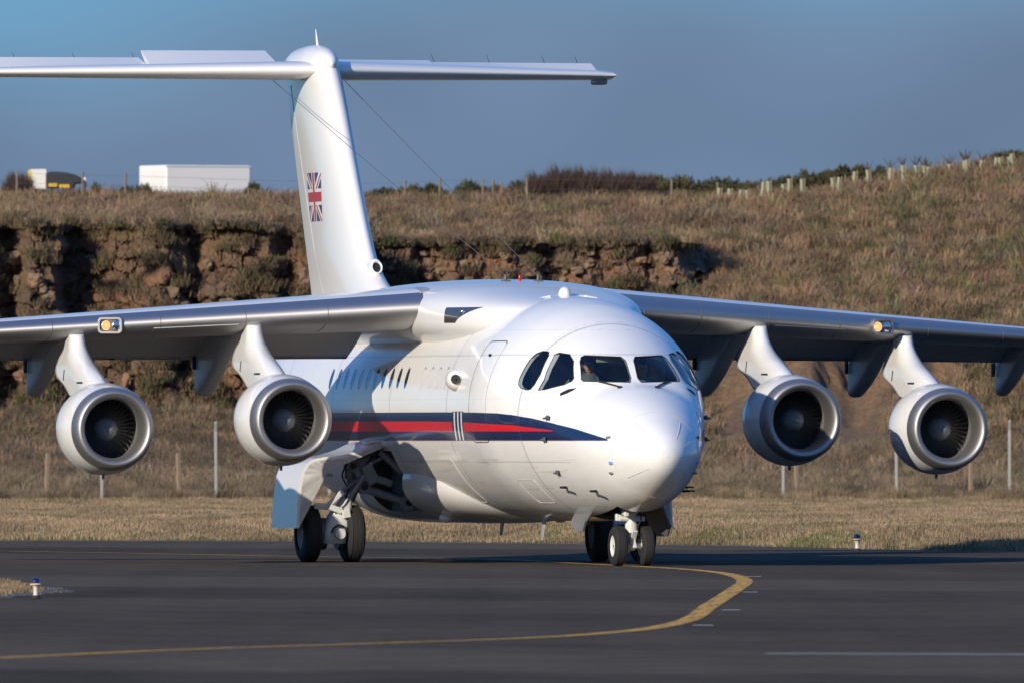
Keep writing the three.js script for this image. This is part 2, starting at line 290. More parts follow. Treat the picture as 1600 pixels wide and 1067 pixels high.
scatter('hill_grass', 'rough tussocky grass over the hillside', clump(18, 0.46, 0.24, 0.9, 0.010), 46000, () => {
  const d = rr(484, 556), w = d * 0.036, x = rr(-w, w); if (isRock(x, d)) return null;
  const y = topY(x, d), g = sst(0.05, 0.45, fbm2(x * 0.3 + 4, y * 0.8)) * 0.45 + 0.04 + 0.22 * sst(6.5, 10, x) * sst(-0.1, 0.4, n2(x * 0.45, y * 0.7)), br = sst(0.1, 0.5, fbm2(x * 0.4 - 9, y * 0.9));
  let c = rnd() < g ? pick(green) : pick(straw); c = mixc(c, [0.16, 0.095, 0.06], br * 0.7).map((v, i) => v * [1.06, 0.98, 0.92][i] * (0.56 + 0.28 * sst(-0.3, 0.4, fbm2(x * 0.9 + 2, d * 0.5))));
  return { pos: V(x, y, -d), s: rr(0.5, 1.3) * (0.8 + 0.5 * n2(x * 0.8, d * 0.45)), c };
});

scatter('hill_bracken', 'dark brown bracken and coarse weeds in patches over the hillside', clump(26, 0.75, 0.38, 1.1, 0.016), 3400, () => {
  const d = rr(478, 553), w = d * 0.036, x = rr(-w, w), y = topY(x, d); if (isRock(x, d) || fbm2(x * 0.55 + 31, d * 0.22) < 0.12) return null;
  const gr = rnd() < 0.22 + 0.25 * sst(6, 11, x);
  return { pos: V(x, y, -d), s: rr(0.35, 1.0), c: gr ? pick(green).map(v => v * 0.75) : pick([[0.10, 0.062, 0.04], [0.15, 0.095, 0.055], [0.20, 0.135, 0.08], [0.12, 0.08, 0.06]]) };
});
scatter('pale_tussock', 'tall bleached tussocks standing out of the hillside grass', clump(24, 0.72, 0.2, 0.9, 0.010), 2200, () => {
  const d = rr(476, 552), w = d * 0.036, x = rr(-w, w); if (isRock(x, d) || fbm2(x * 0.4 - 17, d * 0.18) < 0.05) return null;
  return { pos: V(x, topY(x, d), -d), s: rr(0.5, 1.15), c: pick(straw).map(v => v * rr(0.6, 0.95)) };
});
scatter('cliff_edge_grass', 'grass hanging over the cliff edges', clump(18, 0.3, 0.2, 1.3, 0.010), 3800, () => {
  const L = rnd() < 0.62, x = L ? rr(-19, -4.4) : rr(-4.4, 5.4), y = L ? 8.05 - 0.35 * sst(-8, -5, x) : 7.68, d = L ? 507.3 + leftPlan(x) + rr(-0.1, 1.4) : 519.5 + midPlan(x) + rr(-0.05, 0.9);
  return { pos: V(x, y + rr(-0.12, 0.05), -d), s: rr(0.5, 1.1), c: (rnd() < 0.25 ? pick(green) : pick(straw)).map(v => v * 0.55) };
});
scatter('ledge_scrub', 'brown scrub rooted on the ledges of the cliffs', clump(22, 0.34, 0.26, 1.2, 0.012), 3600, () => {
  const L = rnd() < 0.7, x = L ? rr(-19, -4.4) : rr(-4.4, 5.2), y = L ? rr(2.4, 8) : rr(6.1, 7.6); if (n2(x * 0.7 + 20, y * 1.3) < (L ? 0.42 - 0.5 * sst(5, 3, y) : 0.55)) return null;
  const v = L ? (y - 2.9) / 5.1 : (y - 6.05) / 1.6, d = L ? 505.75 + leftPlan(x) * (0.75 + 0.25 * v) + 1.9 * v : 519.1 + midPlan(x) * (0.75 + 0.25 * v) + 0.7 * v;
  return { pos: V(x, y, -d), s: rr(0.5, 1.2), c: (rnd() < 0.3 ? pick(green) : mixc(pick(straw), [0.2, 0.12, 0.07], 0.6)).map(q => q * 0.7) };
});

// ------------------------------------------------------------------ painted lines
const yellowMat = new THREE.MeshStandardMaterial({ roughness: 0.8, map: noiseTexture(256, (u, v) => { const w = tn(u, v, 9) * 18 + tn(u, v, 40, 2) * 20 + (rnd() - 0.5) * 30, k = (rnd() < 0.07 ? 0.5 : 1) * (tn(u, v, 16, 8) > 0.42 ? 0.55 : 1); return [(206 + w) * k, (156 + w * 0.9) * k, (48 + w * 0.6) * k]; }) });
const whiteLine = std(0.55, 0.55, 0.53, 0.8);
function ribbon(name, pts, w, mat, y) {
  const c = new THREE.CatmullRomCurve3(pts.map(([x, d]) => V(x, y, -d))), N = 160, pos = [], uv = [], idx = [];
  for (let i = 0; i <= N; i++) { const p = c.getPoint(i / N), t = c.getTangent(i / N), nx = -t.z, nz = t.x, l = Math.hypot(nx, nz) || 1, ww = w * (1 + 0.04 * n2(i * 0.4, 3)); pos.push(p.x + nx / l * ww / 2, y, p.z + nz / l * ww / 2, p.x - nx / l * ww / 2, y, p.z - nz / l * ww / 2); uv.push(0, i * 0.173, 0.13, i * 0.173); }
  for (let i = 0; i < N; i++) { const a = i * 2; idx.push(a, a + 1, a + 2, a + 1, a + 3, a + 2); }
  const g = new THREE.BufferGeometry(); g.setAttribute('position', new THREE.Float32BufferAttribute(pos, 3)); g.setAttribute('uv', new THREE.Float32BufferAttribute(uv, 2)); g.setIndex(idx); g.computeVertexNormals();
  const m = mesh(name, g, mat); m.userData.kind = 'structure'; return m;
}
const gp = (px, py) => { const d = 56000 / (py - 684); return [(px - 800) * d / 28000, d]; };
ribbon('taxi_line', [[-9.6, 317], ...[[0, 861], [300, 866], [450, 869.2], [620, 871.2], [780, 874], [900, 880], [1000, 885], [1080, 890], [1130, 895.5], [1156, 902], [1164, 909], [1150, 920], [1110, 946], [1064, 972], [980, 986], [820, 997], [560, 1006], [260, 1016], [0, 1028], [-300, 1042]].map(p => gp(...p))], 0.23, yellowMat, 0.004);
for (const [a, b, y] of [[1167, 1190, 901], [1160, 1184, 925], [1129, 1157, 953], [1083, 1115, 977]]) ribbon('survey_mark', [gp(a, y), gp((a + b) / 2, y), gp(b, y)], 0.55, whiteLine, 0.0045);
ribbon('edge_line', [gp(1197, 1021.5), gp(1400, 1022), gp(1620, 1023), gp(1900, 1025)], 0.35, whiteLine, 0.0045);

// ------------------------------------------------------------------ aircraft
const plane = group('jet_airliner');
tag(plane, 'white four-engined high-wing jet airliner with navy and red stripe taxiing', 'airliner');
plane.position.set(1.87, 0, -280); plane.rotation.y = 15 * Math.PI / 180;
const AV = 0.80;
const dirt = noiseTexture(1024, (u, v) => { const a = 246 + tn(u, v, 5) * 4 + tn(u, v, 24, 6) * 3 + (rnd() - 0.5) * 4; return [a, a, a - 1]; });
const PAINT = { roughness: 0.32, clearcoat: 0.7, clearcoatRoughness: 0.07 };
const white = std(AV, AV, AV * 0.985, 0.32, { ...PAINT, map: dirt });
const greyPaint = std(0.33, 0.335, 0.345, 0.42, { clearcoat: 0.25, clearcoatRoughness: 0.2 });
const darkGrey = std(0.09, 0.092, 0.097, 0.5);
const alu = new THREE.MeshStandardMaterial({ color: new THREE.Color().setRGB(0.60, 0.595, 0.60), metalness: 1, roughness: 0.5, map: noiseTexture(512, (u, v) => { const a = 232 + tn(u, v, 14) * 12 + tn(u, v, 70, 5) * 8 + (rnd() - 0.5) * 16; return [a, a, a]; }) });
const aluLip = new THREE.MeshStandardMaterial({ color: new THREE.Color().setRGB(0.40, 0.39, 0.385), metalness: 1, roughness: 0.55 });
const chrome = new THREE.MeshStandardMaterial({ color: new THREE.Color().setRGB(0.7, 0.7, 0.7), metalness: 1, roughness: 0.12 });
const black = std(0.012, 0.012, 0.013, 0.6), rubber = std(0.016, 0.016, 0.017, 0.85), gearWhite = std(0.62, 0.63, 0.60, 0.4), gearGrey = std(0.22, 0.225, 0.23, 0.5), bayGrey = std(0.12, 0.115, 0.1, 0.8);
const navy = std(0.012, 0.024, 0.085, 0.28, { clearcoat: 0.7, clearcoatRoughness: 0.06 }), red = std(0.62, 0.016, 0.03, 0.3, { clearcoat: 0.6, clearcoatRoughness: 0.07 });
const glass = new THREE.MeshPhysicalMaterial({ color: new THREE.Color().setRGB(0.72, 0.78, 0.78), transmission: 1, thickness: 0, roughness: 0.02, ior: 1.5 });

// ---- fuselage shape (s metres aft of the nose, Y above ground)
const NZ = 2.09;
const fT = pchip([0, .01, .04, .09, .16, .3, .5, 1, 1.5, 1.85, 2.2, 2.6, 3, 3.6, 4.3, 5.2, 6.2, 19, 22, 26.1], [1.72, 1.80, 1.88, 1.96, 2.04, 2.15, 2.275, 2.55, 2.76, 2.88, 3.20, 3.44, 3.65, 3.91, 4.11, 4.22, 4.25, 4.25, 4.15, 3.9]);
const fB = pchip([0, .01, .04, .09, .16, .3, .5, 1, 1.5, 2, 3, 4.2, 15.5, 18, 20, 22, 24, 26.1], [1.72, 1.64, 1.56, 1.485, 1.41, 1.305, 1.19, .97, .86, .79, .72, .69, .69, 1.0, 1.7, 2.5, 3.15, 3.5]);
const fW = pchip([0, .01, .04, .09, .16, .3, .5, 1, 1.5, 2, 2.5, 3, 3.5, 4, 4.6, 5.2, 15.5, 18, 20, 22, 24, 26.1], [0, .083, .165, .247, .33, .45, .58, .83, 1.02, 1.17, 1.31, 1.445, 1.57, 1.675, 1.755, 1.78, 1.78, 1.68, 1.38, 1.0, .6, .3]);
const fC = pchip([0, .5, 1, 2, 3, 4.2, 5.2, 15.5, 20, 26.1], [1.72, 1.75, 1.84, 2.05, 2.25, 2.42, 2.47, 2.47, 2.75, 3.7]);
const fN = pchip([0, .3, 3.5, 5, 27], [1, 1.25, 1.2, 1, 1]);
function hullPoint(s, ph, inset = 0) {
  const c = Math.cos(ph), C = fC(s), k = 1;
  return V(-(fW(s) - inset) * Math.sin(ph), c > 0 ? C + (fT(s) - inset - C) * c : C - (C - fB(s) - inset) * Math.pow(-c, fN(s)), NZ - s);
}
// half width of the hull at height Y
function hullHalf(s, Y) {
  const C = fC(s); let c = Y >= C ? (Y - C) / (fT(s) - C) : -Math.pow((C - Y) / (C - fB(s)), 1 / fN(s));
  c = clamp(c, -1, 1); return fW(s) * Math.sqrt(1 - c * c);
}
function hullZ(x, Y) { // front surface of the nose: z for a given x, Y
  let a = 0, b = 6; for (let i = 0; i < 50; i++) { const m = (a + b) / 2; (Y < fT(m) && Y > fB(m) && hullHalf(m, Y) > Math.abs(x)) ? b = m : a = m; } return NZ - b;
}
const hullUV = p => [(p.z + 24.1) / 26.2, (p.y - 0.5) / 4];
function hullRings(s0, s1, fine, nphi, inset) {
  const S = []; for (let i = 0; i <= 26; i++) S.push(0.0004 + (i / 26) ** 2); for (let x = 1.05; x < 6.6; x += 0.05 * fine) S.push(x); for (let x = 6.7; x < 26.05; x += 0.3) S.push(x); S.push(26.1);
  return S.map(x => clamp(x, s0, s1)).filter((x, i, A) => !i || x > A[i - 1] + 1e-6).map(x => Array.from({ length: nphi }, (_, j) => hullPoint(x, j / nphi * 2 * Math.PI, inset)));
}
// livery: print on the side of the fuselage, laid out in metres
const liv = document.createElement('canvas'); liv.width = 2048; liv.height = 2048;
{
  const c = liv.getContext('2d'), X = z => (z + 24.1) / 26.2 * 2048, Y = y => (1 - (y - 0.5) / 4) * 2048;
  c.fillStyle = '#e8e8e6'; c.fillRect(0, 0, 2048, 2048);
  for (let k = 0; k < 2600; k++) { const g = 226 + Math.floor(rnd() * 14); c.fillStyle = `rgba(${g},${g},${g - 2},0.25)`; c.beginPath(); c.ellipse(rnd() * 2048, rnd() * 2048, rr(3, 22), rr(6, 70), 0, 0, 7); c.fill(); }
  const poly = (pts, col) => { c.fillStyle = col; c.beginPath(); pts.forEach(([z, y], i) => i ? c.lineTo(X(z), Y(y)) : c.moveTo(X(z), Y(y))); c.fill(); };
  const top = [[-24.1, 2.41], [-4.8, 2.408], [-2.9, 2.402], [-1.92, 2.388], [-1.39, 2.362], [-.79, 2.31], [-.23, 2.24], [.48, 2.14], [.89, 2.06], [1.24, 1.985]];
  poly([...top, [1.26, 1.966], [-24.1, 1.966]], '#16284f');
  poly([[-24.1, 2.27], [-6, 2.266], [-3.5, 2.25], [-1.41, 2.203], [-.8, 2.162], [-.12, 2.118], [-.2, 2.106], [-24.1, 2.104]], '#d21f2e');
  poly([[-24.1, 1.966], [1.26, 1.966], [1.26, 1.953], [-24.1, 1.953]], '#a8565c');
  poly([[-4.27, 2.42], [-3.6, 2.42], [-3.77, 1.96], [-4.44, 1.96]].map(([z, y]) => [z + 0.03, y]), '#16284f');
  for (const dz of [0, .215, .425]) poly([[-4.16 + dz, 2.412], [-4.075 + dz, 2.412], [-4.195 + dz, 1.962], [-4.28 + dz, 1.962]], '#e8e8e6');
  // seams
  c.strokeStyle = 'rgba(100,102,108,0.30)'; c.lineWidth = 3;
  for (const z of [-1.2, -4.6, -8.2, -11.9, -15.2, -18]) { c.beginPath(); c.moveTo(X(z), 0); c.lineTo(X(z), 2048); c.stroke(); }
  c.fillStyle = 'rgba(95,97,102,0.32)'; for (const z of [-1.2, -1.28, -4.6, -4.68, -6.4, -8.2, -8.28, -10, -11.9, -13.5, -15.2, -16.6, -18]) for (let y = 0.8; y < 4.4; y += 0.045) c.fillRect(X(z) - 0.8, Y(y), 1.6, 5);
  for (const y of [1.64, 1.25, 2.62, 3.32, 3.7]) for (let z = -20; z < 0; z += 0.05) c.fillRect(X(z), Y(y), 1.2, 5);
  for (let k = 0; k < 90; k++) { const z = rr(-16, 0.5), y = rr(0.75, 1.7), l = rr(0.2, 1.3); const gr = c.createLinearGradient(X(z), 0, X(z - l), 0); gr.addColorStop(0, 'rgba(120,108,88,0.20)'); gr.addColorStop(1, 'rgba(120,108,88,0)'); c.fillStyle = gr; c.fillRect(X(z - l), Y(y), X(z) - X(z - l), rr(4, 16)); }
  c.strokeStyle = 'rgba(100,102,108,0.30)'; c.lineWidth = 6;
  for (const y of [1.62, 3.3]) { c.beginPath(); c.moveTo(0, Y(y)); c.lineTo(X(0.2), Y(y)); c.stroke(); }
}
const livTex = new THREE.CanvasTexture(liv); livTex.colorSpace = THREE.SRGBColorSpace; livTex.anisotropy = 8;
const ripple = noiseTexture(512, (u, v) => { const p = (Math.sin(u * 2 * Math.PI * 48) * 0.25 + Math.sin(v * 2 * Math.PI * 14) * 0.3) * 24 + tn(u, v, 26) * 34 + tn(u, v, 70, 3) * 16, a = 128 + p; return [a, a, a]; }, 1, false);
const livery = new THREE.MeshPhysicalMaterial({ map: livTex, ...PAINT, bumpMap: ripple, bumpScale: 0.004 });
const cabinWall = std(0.55, 0.47, 0.37, 0.8);

// ---- windows, doors and hatches on the hull: outlines in metres
function roundPoly(x0, x1, y0, y1, r, n = 5) {
  const P = []; for (const [cx, cy, a] of [[x1 - r, y1 - r, 0], [x0 + r, y1 - r, 1], [x0 + r, y0 + r, 2], [x1 - r, y0 + r, 3]]) for (let k = 0; k <= n; k++) { const t = (a + k / n) * Math.PI / 2; P.push([cx + r * Math.cos(t), cy + r * Math.sin(t)]); } return P;
}
const ell = (cz, cy, a, b, n = 20) => Array.from({ length: n }, (_, k) => [cz + a * Math.cos(k / n * 6.2832) * Math.pow(Math.abs(Math.cos(k / n * 6.2832)), -0.15), cy + b * Math.sin(k / n * 6.2832)]);
const grow = (P, m) => { const cx = P.reduce((s, p) => s + p[0], 0) / P.length, cy = P.reduce((s, p) => s + p[1], 0) / P.length; const hw = Math.max(...P.map(p => Math.abs(p[0] - cx))), hh = Math.max(...P.map(p => Math.abs(p[1] - cy))); return P.map(([x, y]) => [cx + (x - cx) * (1 + m / hw), cy + (y - cy) * (1 + m / hh)]); };
const frontPane = [[.055, 2.935], [.065, 3.205], [.115, 3.268], [.625, 3.29], [.68, 3.262], [.72, 3.19], [.792, 2.915], [.772, 2.885], [.09, 2.866]];
const sideFront = [[-.775, 2.748], [-.76, 2.916], [-.895, 3.2], [-.96, 3.305], [-.92, 3.334], [-.72, 3.308], [-.525, 3.2], [-.20, 2.93], [-.19, 2.882], [-.27, 2.831], [-.62, 2.757]];
const sideRear = [[-1.365, 2.85], [-1.39, 2.94], [-1.39, 3.13], [-1.385, 3.25], [-1.345, 3.325], [-1.25, 3.36], [-1.125, 3.348], [-1.045, 3.278], [-.915, 2.992], [-.925, 2.842], [-.985, 2.76], [-1.08, 2.752], [-1.26, 2.785]];
const door = roundPoly(-3.22, -2.36, 1.935, 3.52, 0.13);
const cabinWindows = Array.from({ length: 11 }, (_, k) => ell(-7.36 - k * 0.485, 2.955, 0.105, 0.165));
const plugs = [-4.9, -5.385, -5.87, -6.355].map(z => ell(z, 2.955, 0.105, 0.165));
const hatch = roundPoly(-7.05, -5.0, 0.98, 1.66, 0.08), hatchSmall = roundPoly(-2.1, -1.45, 0.98, 1.34, 0.06);
const solidOf = (P, depth, place) => { const g = new THREE.ExtrudeGeometry(new THREE.Shape(P.map(p => new THREE.Vector2(p[0], p[1]))), { depth, bevelEnabled: false }); place(g); return g; };
const sidePrism = (P, sg, x0, x1) => solidOf(P, x1 - x0, g => { g.rotateY(-Math.PI / 2); g.translate(-x0, 0, 0); if (sg > 0) { g.scale(-1, 1, 1); const a = g.attributes.position.array; for (let k = 0; k < a.length; k += 9) for (let q = 0; q < 3; q++) { const t = a[k + q]; a[k + q] = a[k + 3 + q]; a[k + 3 + q] = t; } g.computeVertexNormals(); } });
// patch of the hull's skin inside an outline; sg -1 is image left
function inside(P, x, y) { let c = false; for (let i = 0, j = P.length - 1; i < P.length; j = i++) if ((P[i][1] > y) !== (P[j][1] > y) && x < (P[j][0] - P[i][0]) * (y - P[i][1]) / (P[j][1] - P[i][1]) + P[i][0]) c = !c; return c; }
function skin(P, sg, off, mode, step = 0.05) {
  const lift = (a, b) => mode === 'front' ? V(sg * a, b, hullZ(a, b) + off) : (() => { const s = NZ - a; const h = hullHalf(s, b); const sl = 1 / Math.max(0.35, Math.cos(Math.atan2(b - fC(s), Math.max(h, 0.2)))); return V(sg * (h + off * sl), b, a); })();
  const dense = []; for (let i = 0; i < P.length; i++) { const p = P[i], q = P[(i + 1) % P.length], n = Math.max(1, Math.ceil(Math.hypot(q[0] - p[0], q[1] - p[1]) / step)); for (let k = 0; k < n; k++) dense.push([p[0] + (q[0] - p[0]) * k / n, p[1] + (q[1] - p[1]) * k / n]); }
  // horizontal strips between the outline's crossings
  const y0 = Math.min(...P.map(p => p[1])), y1 = Math.max(...P.map(p => p[1])), N = Math.max(6, Math.ceil((y1 - y0) / step)), M = 14, pos = [], uv = [], idx = [];
  for (let j = 0; j <= N; j++) {
    const y = y0 + (y1 - y0) * clamp(j / N, 0.002, 0.998), xs = [];
    for (let i = 0; i < P.length; i++) { const p = P[i], q = P[(i + 1) % P.length]; if ((p[1] > y) !== (q[1] > y)) xs.push(p[0] + (q[0] - p[0]) * (y - p[1]) / (q[1] - p[1])); }
    const a = Math.min(...xs), b = Math.max(...xs);
    for (let i = 0; i <= M; i++) { const v = lift(a + (b - a) * i / M, y); pos.push(v.x, v.y, v.z); uv.push(...hullUV(v)); }
  }
  for (let j = 0; j < N; j++) for (let i = 0; i < M; i++) { const a = j * (M + 1) + i, b = a + 1, c = a + M + 1, e = c + 1; idx.push(a, b, c, b, e, c); }
  const g = new THREE.BufferGeometry(); g.setAttribute('position', new THREE.Float32BufferAttribute(pos, 3)); g.setAttribute('uv', new THREE.Float32BufferAttribute(uv, 2)); g.setIndex(idx); g.computeVertexNormals();
  const nx = g.attributes.normal.getX(10), nz = g.attributes.normal.getZ(10);
  if (mode === 'front' ? nz < 0 : nx * sg < 0) flip(g);
  g.userData.rim = dense.map(p => lift(p[0], p[1])); return g;
}
const rimTube = (g, r) => new THREE.TubeGeometry(new THREE.CatmullRomCurve3(g.userData.rim, true, 'catmullrom', 0.1), 160, r, 5, true);

// ---- hull with real openings
const cutters = { front: [], side: [] };
for (const sg of [-1, 1]) {
  cutters.front.push(solidOf(sg < 0 ? frontPane.map(([x, y]) => [-x, y]).reverse() : frontPane, 2.2, g => g.translate(0, 0, -1.0)));
  cutters.side.push(sidePrism(sideFront, sg, 0.35, 2.2), sidePrism(sideRear, sg, 0.5, 2.2));
  for (const w of cabinWindows) cutters.side.push(sidePrism(grow(w, 0.004), sg, 1.3, 2.2));
  cutters.side.push(sidePrism(grow(door, 0.011), sg, 1.0, 2.2));
  for (const p of plugs) cutters.side.push(sidePrism(grow(p, 0.008), sg, 1.3, 2.2));
}
const bay = new THREE.BoxGeometry(1.3, 1.55, 2.1); bay.translate(-1.75, 1.02, -9.65); const bay2 = bay.clone(); bay2.translate(3.5, 0, 0);
const noseBay = new THREE.BoxGeometry(0.74, 0.6, 1.5); noseBay.translate(0, 0.72, -0.25);
const prep = (g, m) => { let h = g.index ? g.toNonIndexed() : g.clone(); for (const k of Object.keys(h.attributes)) if (!['position', 'normal', 'uv'].includes(k)) h.deleteAttribute(k); h.clearGroups(); const b = new Brush(h, m); b.updateMatrixWorld(); return b; };
const ev = new Evaluator(); ev.useGroups = true;
let hull = prep(loft(hullRings(0.0004, 26.1, 1, 132, 0), { uv: hullUV }), livery);
hull = ev.evaluate(hull, prep(loft(hullRings(0.7, 25.6, 2.5, 72, 0.05), { uv: hullUV }), cabinWall), SUBTRACTION);
const flat = merge;
hull = ev.evaluate(hull, prep(flat(cutters.front), white), SUBTRACTION);
hull = ev.evaluate(hull, prep(flat(cutters.side), white), SUBTRACTION);
for (const c of [bay, bay2, noseBay]) hull = ev.evaluate(hull, prep(c, bayGrey), SUBTRACTION);
const fuselage = new THREE.Mesh(hull.geometry, hull.material); fuselage.name = 'fuselage'; fuselage.castShadow = fuselage.receiveShadow = true; plane.add(fuselage);

const seal = std(0.03, 0.03, 0.032, 0.7);
for (const sg of [-1, 1]) {
  for (const [P, mode] of [[frontPane, 'front'], [sideFront, 'side'], [sideRear, 'side']]) {
    const g = skin(P, sg, -0.012, mode, 0.03), pane = mesh('cockpit_window', g, glass, fuselage);
    mesh('window_seal', rimTube(skin(P, sg, 0.0, mode, 0.03), 0.0075), seal, fuselage);
  }
  for (const w of cabinWindows) { const g = skin(w, sg, -0.004, 'side', 0.04); mesh('cabin_window', g, std(0.015, 0.03, 0.06, 0.06, { clearcoat: 1, clearcoatRoughness: 0.02 }), fuselage); }
  { const dg = skin(door, sg, -0.001, 'side', 0.05), dr = mesh('cabin_door', dg, livery, fuselage); }
  mesh('door_seal', rimTube(skin(grow(door, 0.006), sg, -0.004, 'side', 0.05), 0.007), seal, fuselage);
  for (const p of plugs) mesh('window_plug', skin(p, sg, -0.002, 'side', 0.04), livery, fuselage);
  // hatch outlines: raised seam strips
  for (const h of [hatch, hatchSmall]) mesh('hatch_seam', rimTube(skin(h, sg, 0, 'side', 0.05), 0.006), std(0.5, 0.5, 0.5, 0.5), fuselage);
  // door handle
  mesh('door_handle', box(0.02, 0.05, 0.12, sg * (hullHalf(4.86, 3.3) + 0.003), 3.3, -2.77, 0.008), black, fuselage);
  // wipers
  mesh('wiper', [tube([V(sg * 0.30, 2.80, hullZ(0.30, 2.80) + 0.03), V(sg * 0.44, 2.85, hullZ(0.44, 2.85) + 0.04), V(sg * 0.57, 2.885, hullZ(0.57, 2.885) + 0.03)], 0.014, 12), box(0.07, 0.05, 0.06, sg * 0.30, 2.79, hullZ(0.30, 2.79) + 0.01, 0.015)], black, fuselage);
  // probes and vanes
  const onSide = (z, y, o = 0) => V(sg * (hullHalf(NZ - z, y) + o), y, z);
  for (const [z, y] of [[-.44, 1.227], [.48, 1.171]]) { const a = onSide(z, y), b = onSide(z, y, 0.11); mesh('pitot_probe', [rod(a, b, 0.022, 0.016), tube([b, b.clone().add(V(0, 0.005, 0.09)), b.clone().add(V(0, 0, 0.30))], 0.014, 10)], black, fuselage); }
  for (const [z, y] of [[-.286, 2.32], [-.39, 1.98], [-.37, 1.462]]) { const a = onSide(z, y), b = onSide(z, y - 0.015, 0.10); mesh('vane', [rod(a, b, 0.03, 0.012), box(0.02, 0.07, 0.13, a.x + sg * 0.03, a.y, a.z, 0.008)], darkGrey, fuselage); }
  for (const [z, y] of [[1.27, 2.01], [1.23, 1.453]]) { const a = onSide(z, y, 0.004); mesh('static_plate', box(0.02, 0.035, 0.10, a.x, a.y, a.z, 0.006, 0, -sg * 0.9), darkGrey, fuselage); }
  { const a = onSide(1.325, 1.612, 0.003); mesh('blue_marker', box(0.015, 0.045, 0.10, a.x, a.y, a.z, 0.005, 0, -sg * 0.9), std(0.06, 0.25, 0.65, 0.5), fuselage); }
  { const P = [[-.20, 2.66], [-.235, 2.70], [-.13, 2.765], [-.02, 2.785], [-.03, 2.745], [-.1, 2.69]]; mesh('vent', skin(P, sg, 0.004, 'side', 0.03), black, fuselage); }
  // infra-red turret
  const pod = mesh('sensor_turret', (() => { const R = []; for (let k = 0; k <= 16; k++) { const t = k / 16, z = 0.20 - t * 0.62, r = 0.165 * Math.sqrt(Math.max(0.0001, t < 0.35 ? 1 - ((0.35 - t) / 0.35) ** 2 : 1 - ((t - 0.35) / 0.65) ** 2)); R.push(Array.from({ length: 24 }, (_, j) => V(r * Math.cos(j / 24 * 6.2832), r * 1.05 * Math.sin(j / 24 * 6.2832), z))); } const g = loft(R); g.translate(sg * 1.74, 2.92, -4.1); return g; })(), white, fuselage);
  mesh('turret_lens', (() => { const g = new THREE.TorusGeometry(0.062, 0.014, 10, 28); const h = new THREE.CircleGeometry(0.06, 24), m = new THREE.SphereGeometry(0.026, 16, 10); m.translate(0, 0, 0.005); const q = merge([g, h, m]); q.rotateY(sg * 0.5); q.translate(sg * 1.815, 2.93, -3.905); return q; })(), black, pod);
}
const stripMat = std(0.6, 0.6, 0.6, 0.4);
for (const a of [-1.15, -0.62, 0.62, 1.15, 2.3, -2.3]) mesh('radome_strip', tube([0.16, 0.3, 0.45, 0.6].map(s => hullPoint(s, a, -0.004)), 0.0045, 10, 5), stripMat, fuselage);
mesh('radome_seam', new THREE.TubeGeometry(new THREE.CatmullRomCurve3(Array.from({ length: 60 }, (_, k) => hullPoint(0.72, k / 60 * 6.2832, -0.0005)), true), 160, 0.0028, 5, true), std(0.5, 0.5, 0.5, 0.5), fuselage);
// cockpit furniture
mesh('instrument_panel', [box(1.3, 0.36, 0.10, 0, 2.50, -0.12, 0.04, -0.25), box(1.36, 0.05, 0.26, 0, 2.75, -0.22, 0.02)], std(0.035, 0.033, 0.032, 0.85), fuselage);
mesh('cockpit_bulkhead', [box(2.2, 1.9, 0.05, 0, 2.7, -2.0, 0.01)], std(0.36, 0.31, 0.25, 0.9), fuselage);
mesh('overhead_panel', [box(0.6, 0.06, 0.5, 0, 3.24, -1.05, 0.02, -0.35), box(0.34, 0.05, 0.03, -0.26, 3.205, -0.52, 0.012)], std(0.35, 0.33, 0.22, 0.8), fuselage);
for (const sg of [-1, 1]) mesh('crew_seat', [box(0.46, 0.72, 0.12, sg * 0.5, 2.50, -1.35, 0.05, -0.12), box(0.26, 0.2, 0.1, sg * 0.5, 2.96, -1.40, 0.04), box(0.46, 0.12, 0.46, sg * 0.5, 2.12, -1.1, 0.05)], std(0.09, 0.085, 0.08, 0.9), fuselage);

// ---- wing-body fairing and gear fairing
const superRing = (hw, top, bot, z, n, N = 72) => Array.from({ length: N }, (_, j) => { const a = j / N * 2 * Math.PI, c = Math.cos(a), s = Math.sin(a), p = 2 / n; return V(hw * Math.sign(s) * Math.abs(s) ** p, (top + bot) / 2 + (top - bot) / 2 * Math.sign(c) * Math.abs(c) ** p, z); });
const qH = pchip([5.2, 6, 6.8, 7.8, 8.6, 10, 13, 14.6, 16.2, 17.4], [0.75, 1.22, 1.48, 1.66, 1.735, 1.76, 1.76, 1.68, 1.3, 0.6]);
const qT = pchip([5.2, 6, 6.8, 7.8, 8.6, 10, 13, 14.6, 16.2, 17.4], [4.12, 4.24, 4.34, 4.45, 4.50, 4.54, 4.50, 4.36, 4.26, 4.1]);
const qB = pchip([5.2, 6, 6.8, 7.8, 8.6, 13, 16.2, 17.4], [3.66, 3.5, 3.42, 3.38, 3.37, 3.37, 3.5, 3.7]);
{ const R = []; for (let k = 0; k <= 60; k++) { const s = 5.2 + 12.2 * k / 60; R.push(superRing(qH(s), qT(s), qB(s), NZ - s, 2.7)); } mesh('wing_root_fairing', loft(R), white, plane); }
{ const H = pchip([6.9, 7.8, 8.8, 10, 13.4, 15, 16.6], [0.75, 1.12, 1.36, 1.46, 1.46, 1.2, 0.6]), R = [];
  for (let k = 0; k <= 60; k++) { const s = 6.9 + 9.7 * k / 60, h = H(s); R.push(superRing(h, 1.2 + 0.8 * h / 1.54, 0.80 - 0.18 * h / 1.54, NZ - s, 2.25)); }
  let pod = prep(loft(R), white); ev.useGroups = true;
  for (const c of [bay, bay2]) pod = ev.evaluate(pod, prep(c, bayGrey), SUBTRACTION);
  const m = new THREE.Mesh(pod.geometry, pod.material); m.name = 'gear_fairing'; m.castShadow = m.receiveShadow = true; plane.add(m);
}

